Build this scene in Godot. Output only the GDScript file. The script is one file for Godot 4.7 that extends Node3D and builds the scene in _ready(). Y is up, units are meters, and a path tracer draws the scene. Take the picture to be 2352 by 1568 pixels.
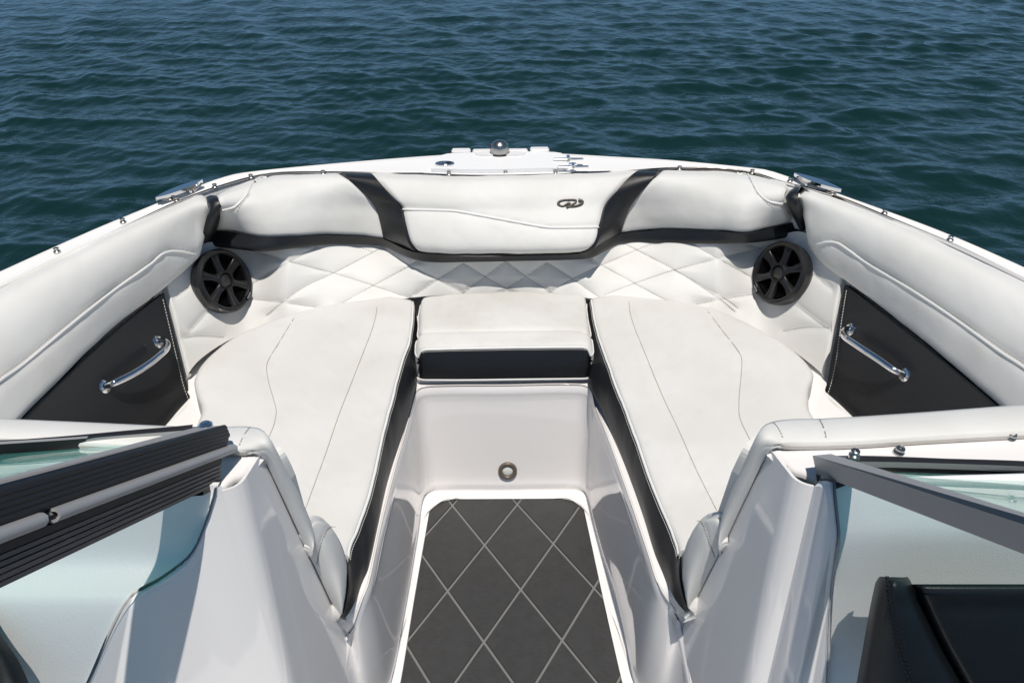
extends Node3D
# An open bow cockpit of a motorboat on a lake, seen from between the two consoles.
# x is starboard, y is up with 0 on the bow sole, -z is forward.
# Traced outlines are given as [column, row, height]: column and row in a 2352 x 1568 picture of the
# photograph, height in metres; at() turns them into points of the place.

const LENS := 1801.0
var eye := Vector3(-0.028, 1.75, 0.0)
var turn: Basis
var M := {}
var grime := FastNoiseLite.new()
var rng := RandomNumberGenerator.new()
const WATER := -0.29

func _ready() -> void:
	rng.seed = 11
	turn = Basis(Vector3.UP, deg_to_rad(-1.2566)) * Basis(Vector3.RIGHT, deg_to_rad(-32.0)) * Basis(Vector3.BACK, deg_to_rad(-0.2107))
	var cam := Camera3D.new()
	cam.name = "camera"
	cam.transform = Transform3D(turn, eye)
	cam.fov = rad_to_deg(2.0 * atan(784.0 / LENS))
	cam.near = 0.05
	cam.far = 6000.0
	add_child(cam)
	cam.current = true
	var env := Environment.new()
	env.background_mode = Environment.BG_SKY
	var sky := Sky.new()
	var sm := ProceduralSkyMaterial.new()
	sm.sky_top_color = Color(0.27, 0.36, 0.48)
	sm.sky_horizon_color = Color(0.54, 0.72, 0.89)
	sm.sky_curve = 0.3
	sm.ground_bottom_color = Color(0.05, 0.11, 0.12)
	sm.ground_horizon_color = Color(0.5, 0.6, 0.68)
	sm.sun_angle_max = 12.0
	sky.sky_material = sm
	env.sky = sky
	env.background_energy_multiplier = 1.0
	env.tonemap_mode = Environment.TONE_MAPPER_LINEAR
	env.tonemap_exposure = 0.74
	env.sdfgi_enabled = true
	env.ssao_enabled = true
	env.ssil_enabled = true
	var we := WorldEnvironment.new()
	we.name = "surroundings"
	we.environment = env
	add_child(we)
	var sun := DirectionalLight3D.new()
	sun.name = "sun"
	sun.light_energy = 1.6
	sun.light_color = Color(1.0, 0.975, 0.94)
	sun.light_angular_distance = 0.5
	sun.shadow_enabled = true
	add_child(sun)
	sun.look_at_from_position(Vector3(0.04, 0.94, 0.27), Vector3.ZERO, Vector3.UP)

	grime.seed = 5
	grime.frequency = 4.0
	grime.fractal_octaves = 4
	materials()
	water()
	boat()
	seats()
	mat()

# ---------------------------------------------------------------- materials
func srgb(r: float, g: float, b: float) -> Color:
	return Color(r, g, b).linear_to_srgb()

func noise_image(size: int, freq: float, kind: int, octaves: int, sd: int) -> Image:
	var n := FastNoiseLite.new()
	n.noise_type = kind
	n.frequency = freq
	n.fractal_octaves = octaves
	n.seed = sd
	if kind == FastNoiseLite.TYPE_CELLULAR:
		n.cellular_return_type = FastNoiseLite.RETURN_DISTANCE2_SUB
		n.fractal_type = FastNoiseLite.FRACTAL_NONE
	return n.get_seamless_image(size, size)

func stdmat(called: String, c: Color, rough: float, metal := 0.0) -> StandardMaterial3D:
	var m := StandardMaterial3D.new()
	m.resource_name = called
	m.albedo_color = c
	m.roughness = rough
	m.metallic = metal
	M[called] = m
	return m

func grained(m: StandardMaterial3D, tex: Texture2D, per_metre: float, depth: float) -> void:
	m.heightmap_enabled = true
	m.heightmap_texture = tex
	m.heightmap_scale = depth
	m.uv1_triplanar = true
	m.uv1_world_triplanar = true
	m.uv1_scale = Vector3.ONE * per_metre

func materials() -> void:
	var leather := ImageTexture.create_from_image(noise_image(512, 0.035, FastNoiseLite.TYPE_CELLULAR, 1, 3))
	var soft := ImageTexture.create_from_image(noise_image(512, 0.02, FastNoiseLite.TYPE_SIMPLEX_SMOOTH, 4, 8))
	var m := stdmat("gelcoat", srgb(0.87, 0.845, 0.835), 0.05)
	m.metallic_specular = 0.62
	m = stdmat("deck_gelcoat", srgb(0.88, 0.865, 0.855), 0.28)
	m.metallic_specular = 0.3
	m = stdmat("nonskid", srgb(0.86, 0.86, 0.86), 0.45)
	grained(m, leather, 10.0, 0.03)
	m = stdmat("white_vinyl", srgb(0.76, 0.755, 0.735), 0.55)
	m.metallic_specular = 0.4
	m.vertex_color_use_as_albedo = true
	grained(m, leather, 24.0, 0.014)
	m = stdmat("cushion_vinyl", srgb(0.72, 0.711, 0.694), 0.58)
	m.metallic_specular = 0.4
	m.vertex_color_use_as_albedo = true
	grained(m, leather, 24.0, 0.012)
	m = stdmat("piping_vinyl", srgb(0.78, 0.78, 0.765), 0.45)
	m = stdmat("black_vinyl", srgb(0.009, 0.0102, 0.0125), 0.42)
	grained(m, leather, 20.0, 0.03)
	m = stdmat("black_trim", srgb(0.010, 0.0105, 0.012), 0.5)
	m = stdmat("thread", srgb(0.40, 0.37, 0.32), 0.8)
	m = stdmat("white_thread", srgb(0.6, 0.6, 0.58), 0.8)
	m = stdmat("chrome", srgb(0.72, 0.73, 0.75), 0.07, 1.0)
	m = stdmat("steel", srgb(0.45, 0.44, 0.42), 0.25, 1.0)
	m = stdmat("aluminium", srgb(0.36, 0.36, 0.37), 0.45, 0.3)
	grained(m, soft, 6.0, 0.02)
	m = stdmat("dark_aluminium", srgb(0.11, 0.11, 0.12), 0.4, 0.8)
	m = stdmat("rubber", srgb(0.012, 0.012, 0.014), 0.45)
	m = stdmat("speaker_plastic", srgb(0.016, 0.016, 0.017), 0.28)
	m = stdmat("speaker_cone", srgb(0.0025, 0.0025, 0.003), 0.7)
	m.metallic_specular = 0.12
	m = stdmat("speaker_mesh", srgb(0.16, 0.155, 0.14), 0.4, 0.8)
	m = stdmat("badge_silver", srgb(0.6, 0.6, 0.6), 0.3, 0.6)
	m = stdmat("emblem_bronze", srgb(0.16, 0.13, 0.105), 0.4, 0.35)
	m = stdmat("mat_foam", srgb(0.060, 0.060, 0.061), 0.6)
	m.vertex_color_use_as_albedo = true
	var foam := noise_image(512, 0.012, FastNoiseLite.TYPE_SIMPLEX_SMOOTH, 5, 31)
	var brushed := Image.create(512, 512, false, Image.FORMAT_RGB8)
	for y in 512:
		for x in 512:
			var a := foam.get_pixel(x, y).r
			var b := foam.get_pixel((x * 2) % 512, (y * 9 + x / 7) % 512).r
			var c := 0.80 + 0.09 * (a - 0.5) + 0.12 * (b - 0.5)
			brushed.set_pixel(x, y, Color(c, c, c))
	grained(m, leather, 3.1, 0.008)
	m.albedo_texture = ImageTexture.create_from_image(brushed)
	m = stdmat("mat_groove", srgb(0.18, 0.18, 0.178), 0.7)
	m = stdmat("lens_white", srgb(0.75, 0.75, 0.72), 0.3)
	m = stdmat("lens_red", srgb(0.25, 0.01, 0.01), 0.2)
	m = stdmat("lens_green", srgb(0.01, 0.2, 0.05), 0.2)
	m = stdmat("dark_gap", srgb(0.01, 0.01, 0.01), 0.8)
	m = stdmat("tinted_glass", Color(0.60, 0.86, 0.82, 0.07), 0.0)
	m.transparency = BaseMaterial3D.TRANSPARENCY_ALPHA
	m.backlight_enabled = true
	m.backlight = Color(0.34, 0.66, 0.62)
	m = stdmat("lake", srgb(0.0048, 0.0235, 0.0228), 0.05)
	m.metallic_specular = 0.42
	grained(m, ImageTexture.create_from_image(noise_image(1024, 0.011, FastNoiseLite.TYPE_SIMPLEX_SMOOTH, 4, 21)), 0.38, 1.0)

# ---------------------------------------------------------------- nodes
func tag(o: Node, label: String, category: String, group := "") -> void:
	o.set_meta("label", label)
	o.set_meta("category", category)
	if group != "":
		o.set_meta("group", group)

func thing(called: String, label: String, category: String, base: Vector3, group := "") -> Node3D:
	var o := Node3D.new()
	o.name = called
	o.position = base
	add_child(o, true)
	tag(o, label, category, group)
	return o

func part(called: String, mesh: Mesh, mat_name: String, parent: Node3D, label := "") -> MeshInstance3D:
	var o := MeshInstance3D.new()
	o.name = called
	o.mesh = mesh
	o.material_override = M[mat_name]
	var off := Vector3.ZERO
	var up: Node = parent
	while up != self and up is Node3D:
		off += up.position
		up = up.get_parent()
	o.position = -off if parent != self else Vector3.ZERO
	parent.add_child(o, true)
	if label != "":
		o.set_meta("label", label)
	return o

func holder(called: String, parent: Node3D, label := "") -> Node3D:
	var o := Node3D.new()
	o.name = called
	parent.add_child(o, true)
	if label != "":
		o.set_meta("label", label)
	return o

# ---------------------------------------------------------------- points and grids
func ray(x: float, y: float) -> Vector3:
	return turn * Vector3((x - 1176.0) / LENS, -(y - 784.0) / LENS, -1.0)

func at(x: float, y: float, h: float) -> Vector3:
	var d := ray(x, y)
	return eye + d * ((h - eye.y) / d.y)

func at3(v: Vector3) -> Vector3:
	return at(v.x, v.y, v.z)

func on_plane(x: float, y: float, p: Vector3, n: Vector3) -> Vector3:
	var d := ray(x, y)
	return eye + d * ((p - eye).dot(n) / d.dot(n))

func seen(p: Vector3) -> Vector2:
	var q := turn.transposed() * (p - eye)
	return Vector2(1176.0 + LENS * q.x / -q.z, 784.0 - LENS * q.y / -q.z)

# a smooth line through traced points, n samples evenly spaced
func line(pts: Array, n: int, h := -1.0, smooth := true) -> PackedVector3Array:
	var c := PackedVector3Array()
	for p in pts:
		c.append(Vector3(p[0], p[1], p[2] if p.size() > 2 else h))
	return even(c, n, smooth)

func even(c: PackedVector3Array, n: int, smooth := true) -> PackedVector3Array:
	var dense := PackedVector3Array()
	for i in c.size() - 1:
		var a := c[maxi(i - 1, 0)]
		var b := c[i]
		var d := c[i + 1]
		var e := c[mini(i + 2, c.size() - 1)]
		var l := b.distance_to(d) + 1e-6
		var ta := (d - a) * (l / (b.distance_to(a) + l))
		var tb := (e - b) * (l / (e.distance_to(d) + l))
		for k in 12:
			var t := k / 12.0
			if smooth:
				var t2 := t * t
				var t3 := t2 * t
				dense.append(b * (2 * t3 - 3 * t2 + 1) + ta * (t3 - 2 * t2 + t) + d * (-2 * t3 + 3 * t2) + tb * (t3 - t2))
			else:
				dense.append(b.lerp(d, t))
	dense.append(c[c.size() - 1])
	var acc := PackedFloat32Array([0.0])
	for i in range(1, dense.size()):
		acc.append(acc[i - 1] + dense[i].distance_to(dense[i - 1]))
	var out := PackedVector3Array()
	var j := 0
	for i in n:
		var want := acc[acc.size() - 1] * i / float(n - 1)
		while j < acc.size() - 2 and acc[j + 1] < want:
			j += 1
		out.append(dense[j].lerp(dense[j + 1], clampf((want - acc[j]) / maxf(acc[j + 1] - acc[j], 1e-9), 0, 1)))
	return out

# rails (lines of equal length, in picture columns, rows and heights) -> rows of a grid
func rows(rails: Array, per: int, smooth := true) -> Array:
	var n: int = rails[0].size()
	var out := []
	for k in (rails.size() - 1) * per + 1:
		out.append(PackedVector3Array())
	for i in n:
		for r in rails.size() - 1:
			var a: Vector3 = rails[maxi(r - 1, 0)][i]
			var b: Vector3 = rails[r][i]
			var d: Vector3 = rails[r + 1][i]
			var e: Vector3 = rails[mini(r + 2, rails.size() - 1)][i]
			for k in per:
				var t := k / float(per)
				if smooth:
					out[r * per + k].append(b.cubic_interpolate(d, a, e, t))
				else:
					out[r * per + k].append(b.lerp(d, t))
		out[out.size() - 1].append(rails[rails.size() - 1][i])
	return out

# a grid: w columns, h rows, p places, n normals turned to the viewer's side
func grid3(rws: Array) -> Dictionary:
	var g := {"w": rws[0].size(), "h": rws.size(), "p": PackedVector3Array()}
	for r in rws:
		for v in r:
			g.p.append(v)
	normals(g)
	return g

func grid(rws: Array) -> Dictionary:
	var q := []
	for r in rws:
		var o := PackedVector3Array()
		for v in r:
			o.append(at3(v))
		q.append(o)
	return grid3(q)

func normals(g: Dictionary) -> void:
	var w: int = g.w
	var h: int = g.h
	var p: PackedVector3Array = g.p
	var n := PackedVector3Array()
	n.resize(w * h)
	var toward := 0.0
	for j in h:
		for i in w:
			var du := p[j * w + mini(i + 1, w - 1)] - p[j * w + maxi(i - 1, 0)]
			var dv := p[mini(j + 1, h - 1) * w + i] - p[maxi(j - 1, 0) * w + i]
			var m := du.cross(dv).normalized()
			n[j * w + i] = m
			toward += m.dot((eye - p[j * w + i]).normalized())
	g.flip = toward < 0
	if g.flip:
		for k in n.size():
			n[k] = -n[k]
	g.n = n

# sink the border so that a panel looks stuffed: reach in metres, sides = top, right, bottom, left
func stuff(g: Dictionary, depth: float, reach: float, sides := [1, 1, 1, 1]) -> void:
	var w: int = g.w
	var h: int = g.h
	var p: PackedVector3Array = g.p
	var lu := []
	var out := p.duplicate()
	var col := []
	for i in w:
		var acc := PackedFloat32Array([0.0])
		for j in range(1, h):
			acc.append(acc[j - 1] + p[j * w + i].distance_to(p[(j - 1) * w + i]))
		col.append(acc)
	for j in h:
		var acc := PackedFloat32Array([0.0])
		for i in range(1, w):
			acc.append(acc[i - 1] + p[j * w + i].distance_to(p[j * w + i - 1]))
		for i in w:
			var f := 1.0
			var ds := [col[i][j] if sides[0] else 9.0, (acc[w - 1] - acc[i]) if sides[1] else 9.0, (col[i][h - 1] - col[i][j]) if sides[2] else 9.0, acc[i] if sides[3] else 9.0]
			for d in ds:
				var e := 1.0 - minf(d / reach, 1.0)
				f *= sqrt(maxf(1.0 - e * e, 0.0))
			out[j * w + i] += g.n[j * w + i] * depth * (f - 1.0)
	g.p = out
	normals(g)

# the slight unevenness of foam under a stretched cover
func uneven(g: Dictionary, depth: float, per_metre: float) -> void:
	var p: PackedVector3Array = g.p
	for k in p.size(): p[k] += g.n[k] * depth * grime.get_noise_3dv(p[k] * per_metre)
	g.p = p
	normals(g)

# press grooves along traced lines into a grid
func crease(g: Dictionary, lines: Array, depth: float, width: float) -> void:
	var segs := []
	for l in lines:
		for i in l.size() - 1:
			segs.append([on(g, l[i].x, l[i].y, 0.0), on(g, l[i + 1].x, l[i + 1].y, 0.0)])
	var p: PackedVector3Array = g.p
	var out := p.duplicate()
	for k in p.size():
		var best := 9.0
		for s in segs:
			var a: Vector3 = s[0]
			var ab: Vector3 = s[1] - a
			var t := clampf((p[k] - a).dot(ab) / maxf(ab.length_squared(), 1e-9), 0, 1)
			best = minf(best, p[k].distance_squared_to(a + ab * t))
		var e := sqrt(best) / width
		out[k] -= g.n[k] * depth * exp(-e)
	g.p = out
	normals(g)

# where the sight line of a traced point meets a grid
func on(g: Dictionary, x: float, y: float, lift: float) -> Vector3:
	if not g.has("q"):
		var q := PackedVector2Array()
		for v in g.p:
			q.append(seen(v))
		g.q = q
	var k := 0
	var best := 1e18
	var t := Vector2(x, y)
	var qq: PackedVector2Array = g.q
	for i in qq.size():
		var d := qq[i].distance_squared_to(t)
		if d < best:
			best = d
			k = i
	var hit := on_plane(x, y, g.p[k], g.n[k])
	if hit.distance_to(g.p[k]) > 0.03: hit = g.p[k]
	return hit + g.n[k] * lift

func normal_at(g: Dictionary, x: float, y: float) -> Vector3:
	on(g, x, y, 0)
	var k := 0
	var best := 1e18
	for i in g.q.size():
		var d: float = g.q[i].distance_squared_to(Vector2(x, y))
		if d < best:
			best = d
			k = i
	return g.n[k]

func tone(p: Vector3, amount: float) -> Color:
	var a := grime.get_noise_3dv(p)
	var b := grime.get_noise_3dv(p * 5.3 + Vector3(7, 3, 1))
	var s := 1.0 - amount * clampf(a * 1.1 + 0.35, 0.0, 1.0) - amount * 0.6 * clampf(b * 1.4 - 0.1, 0, 1)
	return Color(s, s * (1.0 - 0.10 * (1.0 - s)), s * (1.0 - 0.45 * (1.0 - s)))

# the grid as a sheet with a rim and a back, thick metres deep
func shell(g: Dictionary, thick: float, dirt := 0.0, straight := false) -> ArrayMesh:
	var back_n: PackedVector3Array = g.n.duplicate()
	if straight:
		var m := Vector3.ZERO
		for v in g.n: m += v
		back_n.fill(m.normalized())
	var st := SurfaceTool.new()
	st.begin(Mesh.PRIMITIVE_TRIANGLES)
	var w: int = g.w
	var h: int = g.h
	for k in g.p.size():
		st.set_normal(g.n[k])
		if dirt > 0:
			st.set_color(tone(g.p[k], dirt))
		elif dirt < 0:
			st.set_color(Color.WHITE)
		st.add_vertex(g.p[k])
	var f: bool = g.flip
	for j in h - 1:
		for i in w - 1:
			var a := j * w + i
			quad(st, a, a + 1, a + w + 1, a + w, f)
	if thick > 0:
		var base := w * h
		var ring := PackedInt32Array()
		for i in w: ring.append(i)
		for j in range(1, h): ring.append(j * w + w - 1)
		for i in range(w - 2, -1, -1): ring.append((h - 1) * w + i)
		for j in range(h - 2, 0, -1): ring.append(j * w)
		for e in ring.size():
			var a: int = ring[e]
			var b: int = ring[(e + 1) % ring.size()]
			var o: Vector3 = (g.p[b] - g.p[a]).cross(g.n[a]).normalized()
			if f: o = -o
			for v in [[a, 0.0], [b, 0.0], [b, thick], [a, thick]]:
				st.set_normal(o)
				if dirt != 0: st.set_color(tone(g.p[v[0]], maxf(dirt, 0.0)))
				st.add_vertex(g.p[v[0]] - back_n[v[0]] * v[1])
			quad(st, base + e * 4 + 3, base + e * 4 + 2, base + e * 4 + 1, base + e * 4, f)
		var back := base + ring.size() * 4
		for k in g.p.size():
			st.set_normal(-g.n[k])
			if dirt != 0: st.set_color(Color.WHITE)
			st.add_vertex(g.p[k] - back_n[k] * thick)
		for j in h - 1:
			for i in w - 1:
				var a := back + j * w + i
				quad(st, a, a + 1, a + w + 1, a + w, not f)
	return st.commit()

func quad(st: SurfaceTool, a: int, b: int, c: int, d: int, flip: bool) -> void:
	for k in ([a, b, c, a, c, d] if flip else [a, c, b, a, d, c]):
		st.add_index(k)

func frames(pts: PackedVector3Array) -> Array:
	var out := []
	var u := Vector3.UP
	for i in pts.size():
		var t := (pts[mini(i + 1, pts.size() - 1)] - pts[maxi(i - 1, 0)]).normalized()
		if i == 0 and absf(t.dot(u)) > 0.9: u = Vector3.RIGHT
		u = (u - t * t.dot(u)).normalized()
		out.append([t, u, t.cross(u)])
	return out

func add_tube(st: SurfaceTool, pts: PackedVector3Array, radius, sides := 10, caps := true) -> void:
	var fr := frames(pts)
	var ring := []
	for i in pts.size():
		var r: float = radius[i] if radius is Array or radius is PackedFloat32Array else radius
		var q := PackedVector3Array()
		for k in sides:
			var a := TAU * k / sides
			q.append(fr[i][1] * cos(a) + fr[i][2] * sin(a))
		ring.append([pts[i], r, q])
	for i in pts.size() - 1:
		for k in sides:
			var k2 := (k + 1) % sides
			var c := [[i, k], [i + 1, k], [i + 1, k2], [i, k], [i + 1, k2], [i, k2]]
			for v in c:
				st.set_normal(ring[v[0]][2][v[1]])
				st.add_vertex(ring[v[0]][0] + ring[v[0]][2][v[1]] * ring[v[0]][1])
	if caps:
		for e in [0, pts.size() - 1]:
			var nn: Vector3 = fr[e][0] * (-1.0 if e == 0 else 1.0)
			for k in range(1, sides - 1):
				for v in ([0, k, k + 1] if e == 0 else [0, k + 1, k]):
					st.set_normal(nn)
					st.add_vertex(ring[e][0] + ring[e][2][v] * ring[e][1])

func tube(pts: PackedVector3Array, radius, sides := 10) -> ArrayMesh:
	var st := SurfaceTool.new()
	st.begin(Mesh.PRIMITIVE_TRIANGLES)
	add_tube(st, pts, radius, sides)
	return st.commit()

# profile [radius, height] turned round an axis
func lathe(st: SurfaceTool, prof: Array, where: Vector3, axis: Vector3, sides := 20) -> void:
	var y := axis.normalized()
	var x := y.cross(Vector3(0.31, 0.2, 0.93)).normalized()
	var z := x.cross(y)
	for i in prof.size() - 1:
		var a: Array = prof[i]
		var b: Array = prof[i + 1]
		var s := Vector2(b[1] - a[1], -(b[0] - a[0])).normalized()
		for k in sides:
			var c := [[a, k], [b, k + 1], [b, k], [a, k], [a, k + 1], [b, k + 1]]
			for v in c:
				var an: float = TAU * v[1] / sides
				var rad := x * cos(an) + z * sin(an)
				st.set_normal((rad * s.x + y * s.y).normalized())
				st.add_vertex(where + rad * v[0][0] + y * v[0][1])

func turned(prof: Array, where: Vector3, axis: Vector3, sides := 20) -> ArrayMesh:
	var st := SurfaceTool.new()
	st.begin(Mesh.PRIMITIVE_TRIANGLES)
	lathe(st, prof, where, axis, sides)
	return st.commit()

# a flat outline (counted round in the plane of u and v) made into a plate with softened edge
func add_plate(st: SurfaceTool, poly: PackedVector2Array, o: Vector3, u: Vector3, v: Vector3, thick: float, bevel: float) -> void:
	var n := u.cross(v).normalized()
	var c := poly.duplicate()
	if Geometry2D.is_polygon_clockwise(c): c.reverse()
	var inner := c
	if bevel > 0:
		var off := Geometry2D.offset_polygon(c, -bevel, Geometry2D.JOIN_MITER)
		if off.size() > 0 and off[0].size() == c.size():
			inner = off[0]
			if Geometry2D.is_polygon_clockwise(inner): inner.reverse()
			var best := 0
			for k in inner.size():
				if inner[k].distance_squared_to(c[0]) < inner[best].distance_squared_to(c[0]): best = k
			var re := PackedVector2Array()
			for k in inner.size(): re.append(inner[(k + best) % inner.size()])
			inner = re
		else:
			bevel = 0.0
	var P := func(q: Vector2, hh: float) -> Vector3: return o + u * q.x + v * q.y + n * hh
	var m := c.size()
	for k in m:
		var k2 := (k + 1) % m
		var e := (c[k2] - c[k]).normalized()
		var side := (u * e.y - v * e.x).normalized()
		st.set_normal(side)
		for w in [P.call(c[k], 0.0), P.call(c[k2], thick - bevel), P.call(c[k2], 0.0), P.call(c[k], 0.0), P.call(c[k], thick - bevel), P.call(c[k2], thick - bevel)]:
			st.add_vertex(w)
		if bevel > 0:
			st.set_normal((side + n).normalized())
			for w in [P.call(c[k], thick - bevel), P.call(inner[k2], thick), P.call(c[k2], thick - bevel), P.call(c[k], thick - bevel), P.call(inner[k], thick), P.call(inner[k2], thick)]:
				st.add_vertex(w)
	for face in [[inner, thick, n, 1], [c, 0.0, -n, 0]]:
		var tri := Geometry2D.triangulate_polygon(face[0])
		st.set_normal(face[2])
		for t in range(0, tri.size(), 3):
			var ids := [tri[t], tri[t + 1], tri[t + 2]]
			var A: Vector2 = face[0][ids[0]]
			var B: Vector2 = face[0][ids[1]]
			var C: Vector2 = face[0][ids[2]]
			var ccw := (B - A).cross(C - A) > 0
			if ccw == (face[3] == 1): ids = [ids[0], ids[2], ids[1]]
			for q in ids: st.add_vertex(P.call(face[0][q], face[1]))

func plate(poly: PackedVector2Array, o: Vector3, u: Vector3, v: Vector3, thick: float, bevel: float) -> ArrayMesh:
	var st := SurfaceTool.new()
	st.begin(Mesh.PRIMITIVE_TRIANGLES)
	add_plate(st, poly, o, u, v, thick, bevel)
	return st.commit()

# points of a traced line laid on a grid
func laid(g: Dictionary, pts: Array, n: int, lift: float) -> PackedVector3Array:
	var out := PackedVector3Array()
	for v in line(pts, n, 0.0):
		out.append(on(g, v.x, v.y, lift))
	return out

func beside(pts: PackedVector3Array, g_n: Vector3, off: float) -> PackedVector3Array:
	var out := PackedVector3Array()
	for i in pts.size():
		var t := (pts[mini(i + 1, pts.size() - 1)] - pts[maxi(i - 1, 0)]).normalized()
		out.append(pts[i] + t.cross(g_n).normalized() * off)
	return out

# a row of single stitches along a line of points
func stitches(pts: PackedVector3Array, step: float, length: float, r: float) -> ArrayMesh:
	var st := SurfaceTool.new()
	st.begin(Mesh.PRIMITIVE_TRIANGLES)
	var total := 0.0
	for i in pts.size() - 1: total += pts[i].distance_to(pts[i + 1])
	var ev := even(pts, maxi(int(total / step), 3), false)
	for i in ev.size() - 1:
		var d := (ev[i + 1] - ev[i]).normalized()
		add_tube(st, PackedVector3Array([ev[i], ev[i] + d * length]), r, 4, false)
	return st.commit()

func join_stitches(list: Array, step: float, length: float, r: float) -> ArrayMesh:
	var st := SurfaceTool.new()
	st.begin(Mesh.PRIMITIVE_TRIANGLES)
	for pts in list:
		st.append_from(stitches(pts, step, length, r), 0, Transform3D())
	return st.commit()

# ---------------------------------------------------------------- water
func water() -> void:
	var waves := []
	for k in 30:
		var lam := 0.13 * pow(7.5, k / 29.0)
		var dir := -PI / 2 + 0.25 + rng.randfn(0.0, 0.6)
		var slope := 0.052 * (0.6 + 0.8 * rng.randf())
		var kk := TAU / lam
		waves.append([kk * cos(dir), kk * sin(dir), rng.randf() * TAU, slope / kk, cos(dir), sin(dir), lam])
	var nx := 760
	var nz := 560
	var pos := PackedVector3Array()
	pos.resize(nx * nz)
	for j in nz:
		var v := j / float(nz - 1)
		var z := 1.5 - 17.0 * v - 900.0 * pow(v, 18.0) + 30.0 * pow(1.0 - v, 18.0)
		for i in nx:
			var u := 2.0 * i / float(nx - 1) - 1.0
			var x := 11.5 * u + 900.0 * pow(u, 19.0)
			var far := clampf(1.6 - (absf(x) + absf(z)) / 60.0, 0.0, 1.0)
			var p := Vector3(x, WATER, z)
			if far > 0.0:
				var s := Vector3.ZERO
				for w in waves:
					var ph: float = w[0] * x + w[1] * z + w[2]
					var c := cos(ph) * float(w[3])
					s.y += sin(ph) * float(w[3])
					s.x += float(w[4]) * c
					s.z += float(w[5]) * c
				# gusts: calmer and rougher patches
				var gust := 0.78 + 0.5 * grime.get_noise_2d(x * 0.06, z * 0.06)
				p += Vector3(s.x * 0.85, s.y, s.z * 0.85) * far * gust
			pos[j * nx + i] = p
	var st := SurfaceTool.new()
	st.begin(Mesh.PRIMITIVE_TRIANGLES)
	for j in nz:
		for i in nx:
			var k := j * nx + i
			var du := pos[j * nx + mini(i + 1, nx - 1)] - pos[j * nx + maxi(i - 1, 0)]
			var dv := pos[mini(j + 1, nz - 1) * nx + i] - pos[maxi(j - 1, 0) * nx + i]
			st.set_normal(du.cross(dv).normalized())
			st.add_vertex(pos[k])
	for j in nz - 1:
		for i in nx - 1:
			var a := j * nx + i
			quad(st, a, a + 1, a + nx + 1, a + nx, false)
	var o := part("water", st.commit(), "lake", self)
	o.set_meta("kind", "structure")

# ---------------------------------------------------------------- the boat
var hull: Node3D
var centre_panel: Dictionary
var quilt: Dictionary

func boat() -> void:
	hull = thing("motorboat", "white open-bow motorboat with white and black upholstery floating on dark water", "boat", Vector3(0, WATER - 0.25, -1.2))
	deck()
	bow_hardware()
	backrest()
	quilted_wall()
	for s in [-1, 1]:
		coaming(s)
	footwell()
	for s in [-1, 1]:
		console(s)
		aft_pads(s)
	windscreen()

func deck() -> void:
	var n := 150
	var inner := line([[-420, 880], [-200, 775], [0, 678], [130, 612], [282, 540], [424, 472], [500, 445], [575, 424], [640, 412], [742, 408], [880, 412], [1160, 414], [1440, 406], [1561, 400], [1690, 404], [1800, 436], [1912, 466], [2032, 516], [2183, 578], [2352, 660], [2560, 765], [2780, 880]], n, 0.792)
	var rim := line([[-420, 862], [-200, 758], [0, 660], [130, 597], [282, 527], [424, 462], [500, 434], [575, 413], [640, 403], [742, 400], [880, 399], [1160, 399], [1440, 394], [1561, 390], [1690, 393], [1800, 423], [1912, 454], [2032, 502], [2183, 564], [2352, 645], [2560, 748], [2780, 862]], n, 0.80)
	var ridge := line([[-420, 852], [-200, 748], [0, 651], [130, 589], [282, 520], [424, 456], [500, 429], [575, 408], [640, 398], [742, 396], [880, 396], [1160, 396], [1440, 391], [1561, 387], [1690, 390], [1800, 417], [1912, 448], [2032, 495], [2183, 556], [2352, 636], [2560, 738], [2780, 852]], n, 0.812)
	var outer := line([[-420, 815], [-200, 716], [0, 623], [205, 531], [342, 474], [478, 418], [533, 401], [560, 396], [640, 387], [804, 372], [940, 361], [1033, 355], [1150, 352], [1266, 352], [1400, 359], [1548, 368], [1743, 387], [1770, 392], [1821, 409], [1958, 456], [2163, 531], [2352, 613], [2560, 709], [2780, 815]], n, 0.812)
	var g := [[], [], [], [], [], [], [], [], [], [], []]
	var mid := []
	for i in n:
		var a := at3(inner[i])
		var b := at3(rim[i])
		var c := at3(ridge[i])
		var d := at3(outer[i])
		var o := Vector3(d.x, 0, minf(d.z + 1.6, 0.0)).normalized()
		if d.z > -1.6: o = Vector3(signf(d.x), 0, 0)
		var e := d + o * 0.055 + Vector3(0, -0.05, 0)
		var list := [a + Vector3(0, -0.12, 0), a, b, c, c.lerp(d, 0.16) + Vector3(0, -0.006, 0), c.lerp(d, 0.9) + Vector3(0, -0.004, 0), d, d + o * 0.022 + Vector3(0, -0.012, 0), e, e + o * 0.005 + Vector3(0, -0.05, 0), e - o * 0.06 + Vector3(0, -0.35, 0)]
		for k in list.size(): g[k].append(list[k])
	var rws := []
	for k in g.size(): rws.append(PackedVector3Array(g[k]))
	# lower hull: from the shoulder in to the keel
	var low := PackedVector3Array()
	var keel := PackedVector3Array()
	for i in n:
		var p: Vector3 = rws[10][i]
		low.append(Vector3(p.x * 0.78, WATER - 0.05, lerpf(p.z, -1.2, 0.18)))
		keel.append(Vector3(p.x * 0.05, WATER - 0.32, lerpf(p.z, -1.0, 0.3)))
	part("deck", shell(grid3(rws.slice(0, 9)), 0.006), "deck_gelcoat", hull)
	var side := grid3([rws[8], rws[9], rws[10], low, keel])
	part("hull_shell", shell(side, 0.01), "gelcoat", hull)
	var rub := PackedVector3Array()
	for i in n: rub.append(rws[9][i])
	part("rub_rail", tube(rub, 0.014, 10), "rubber", hull)

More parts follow.
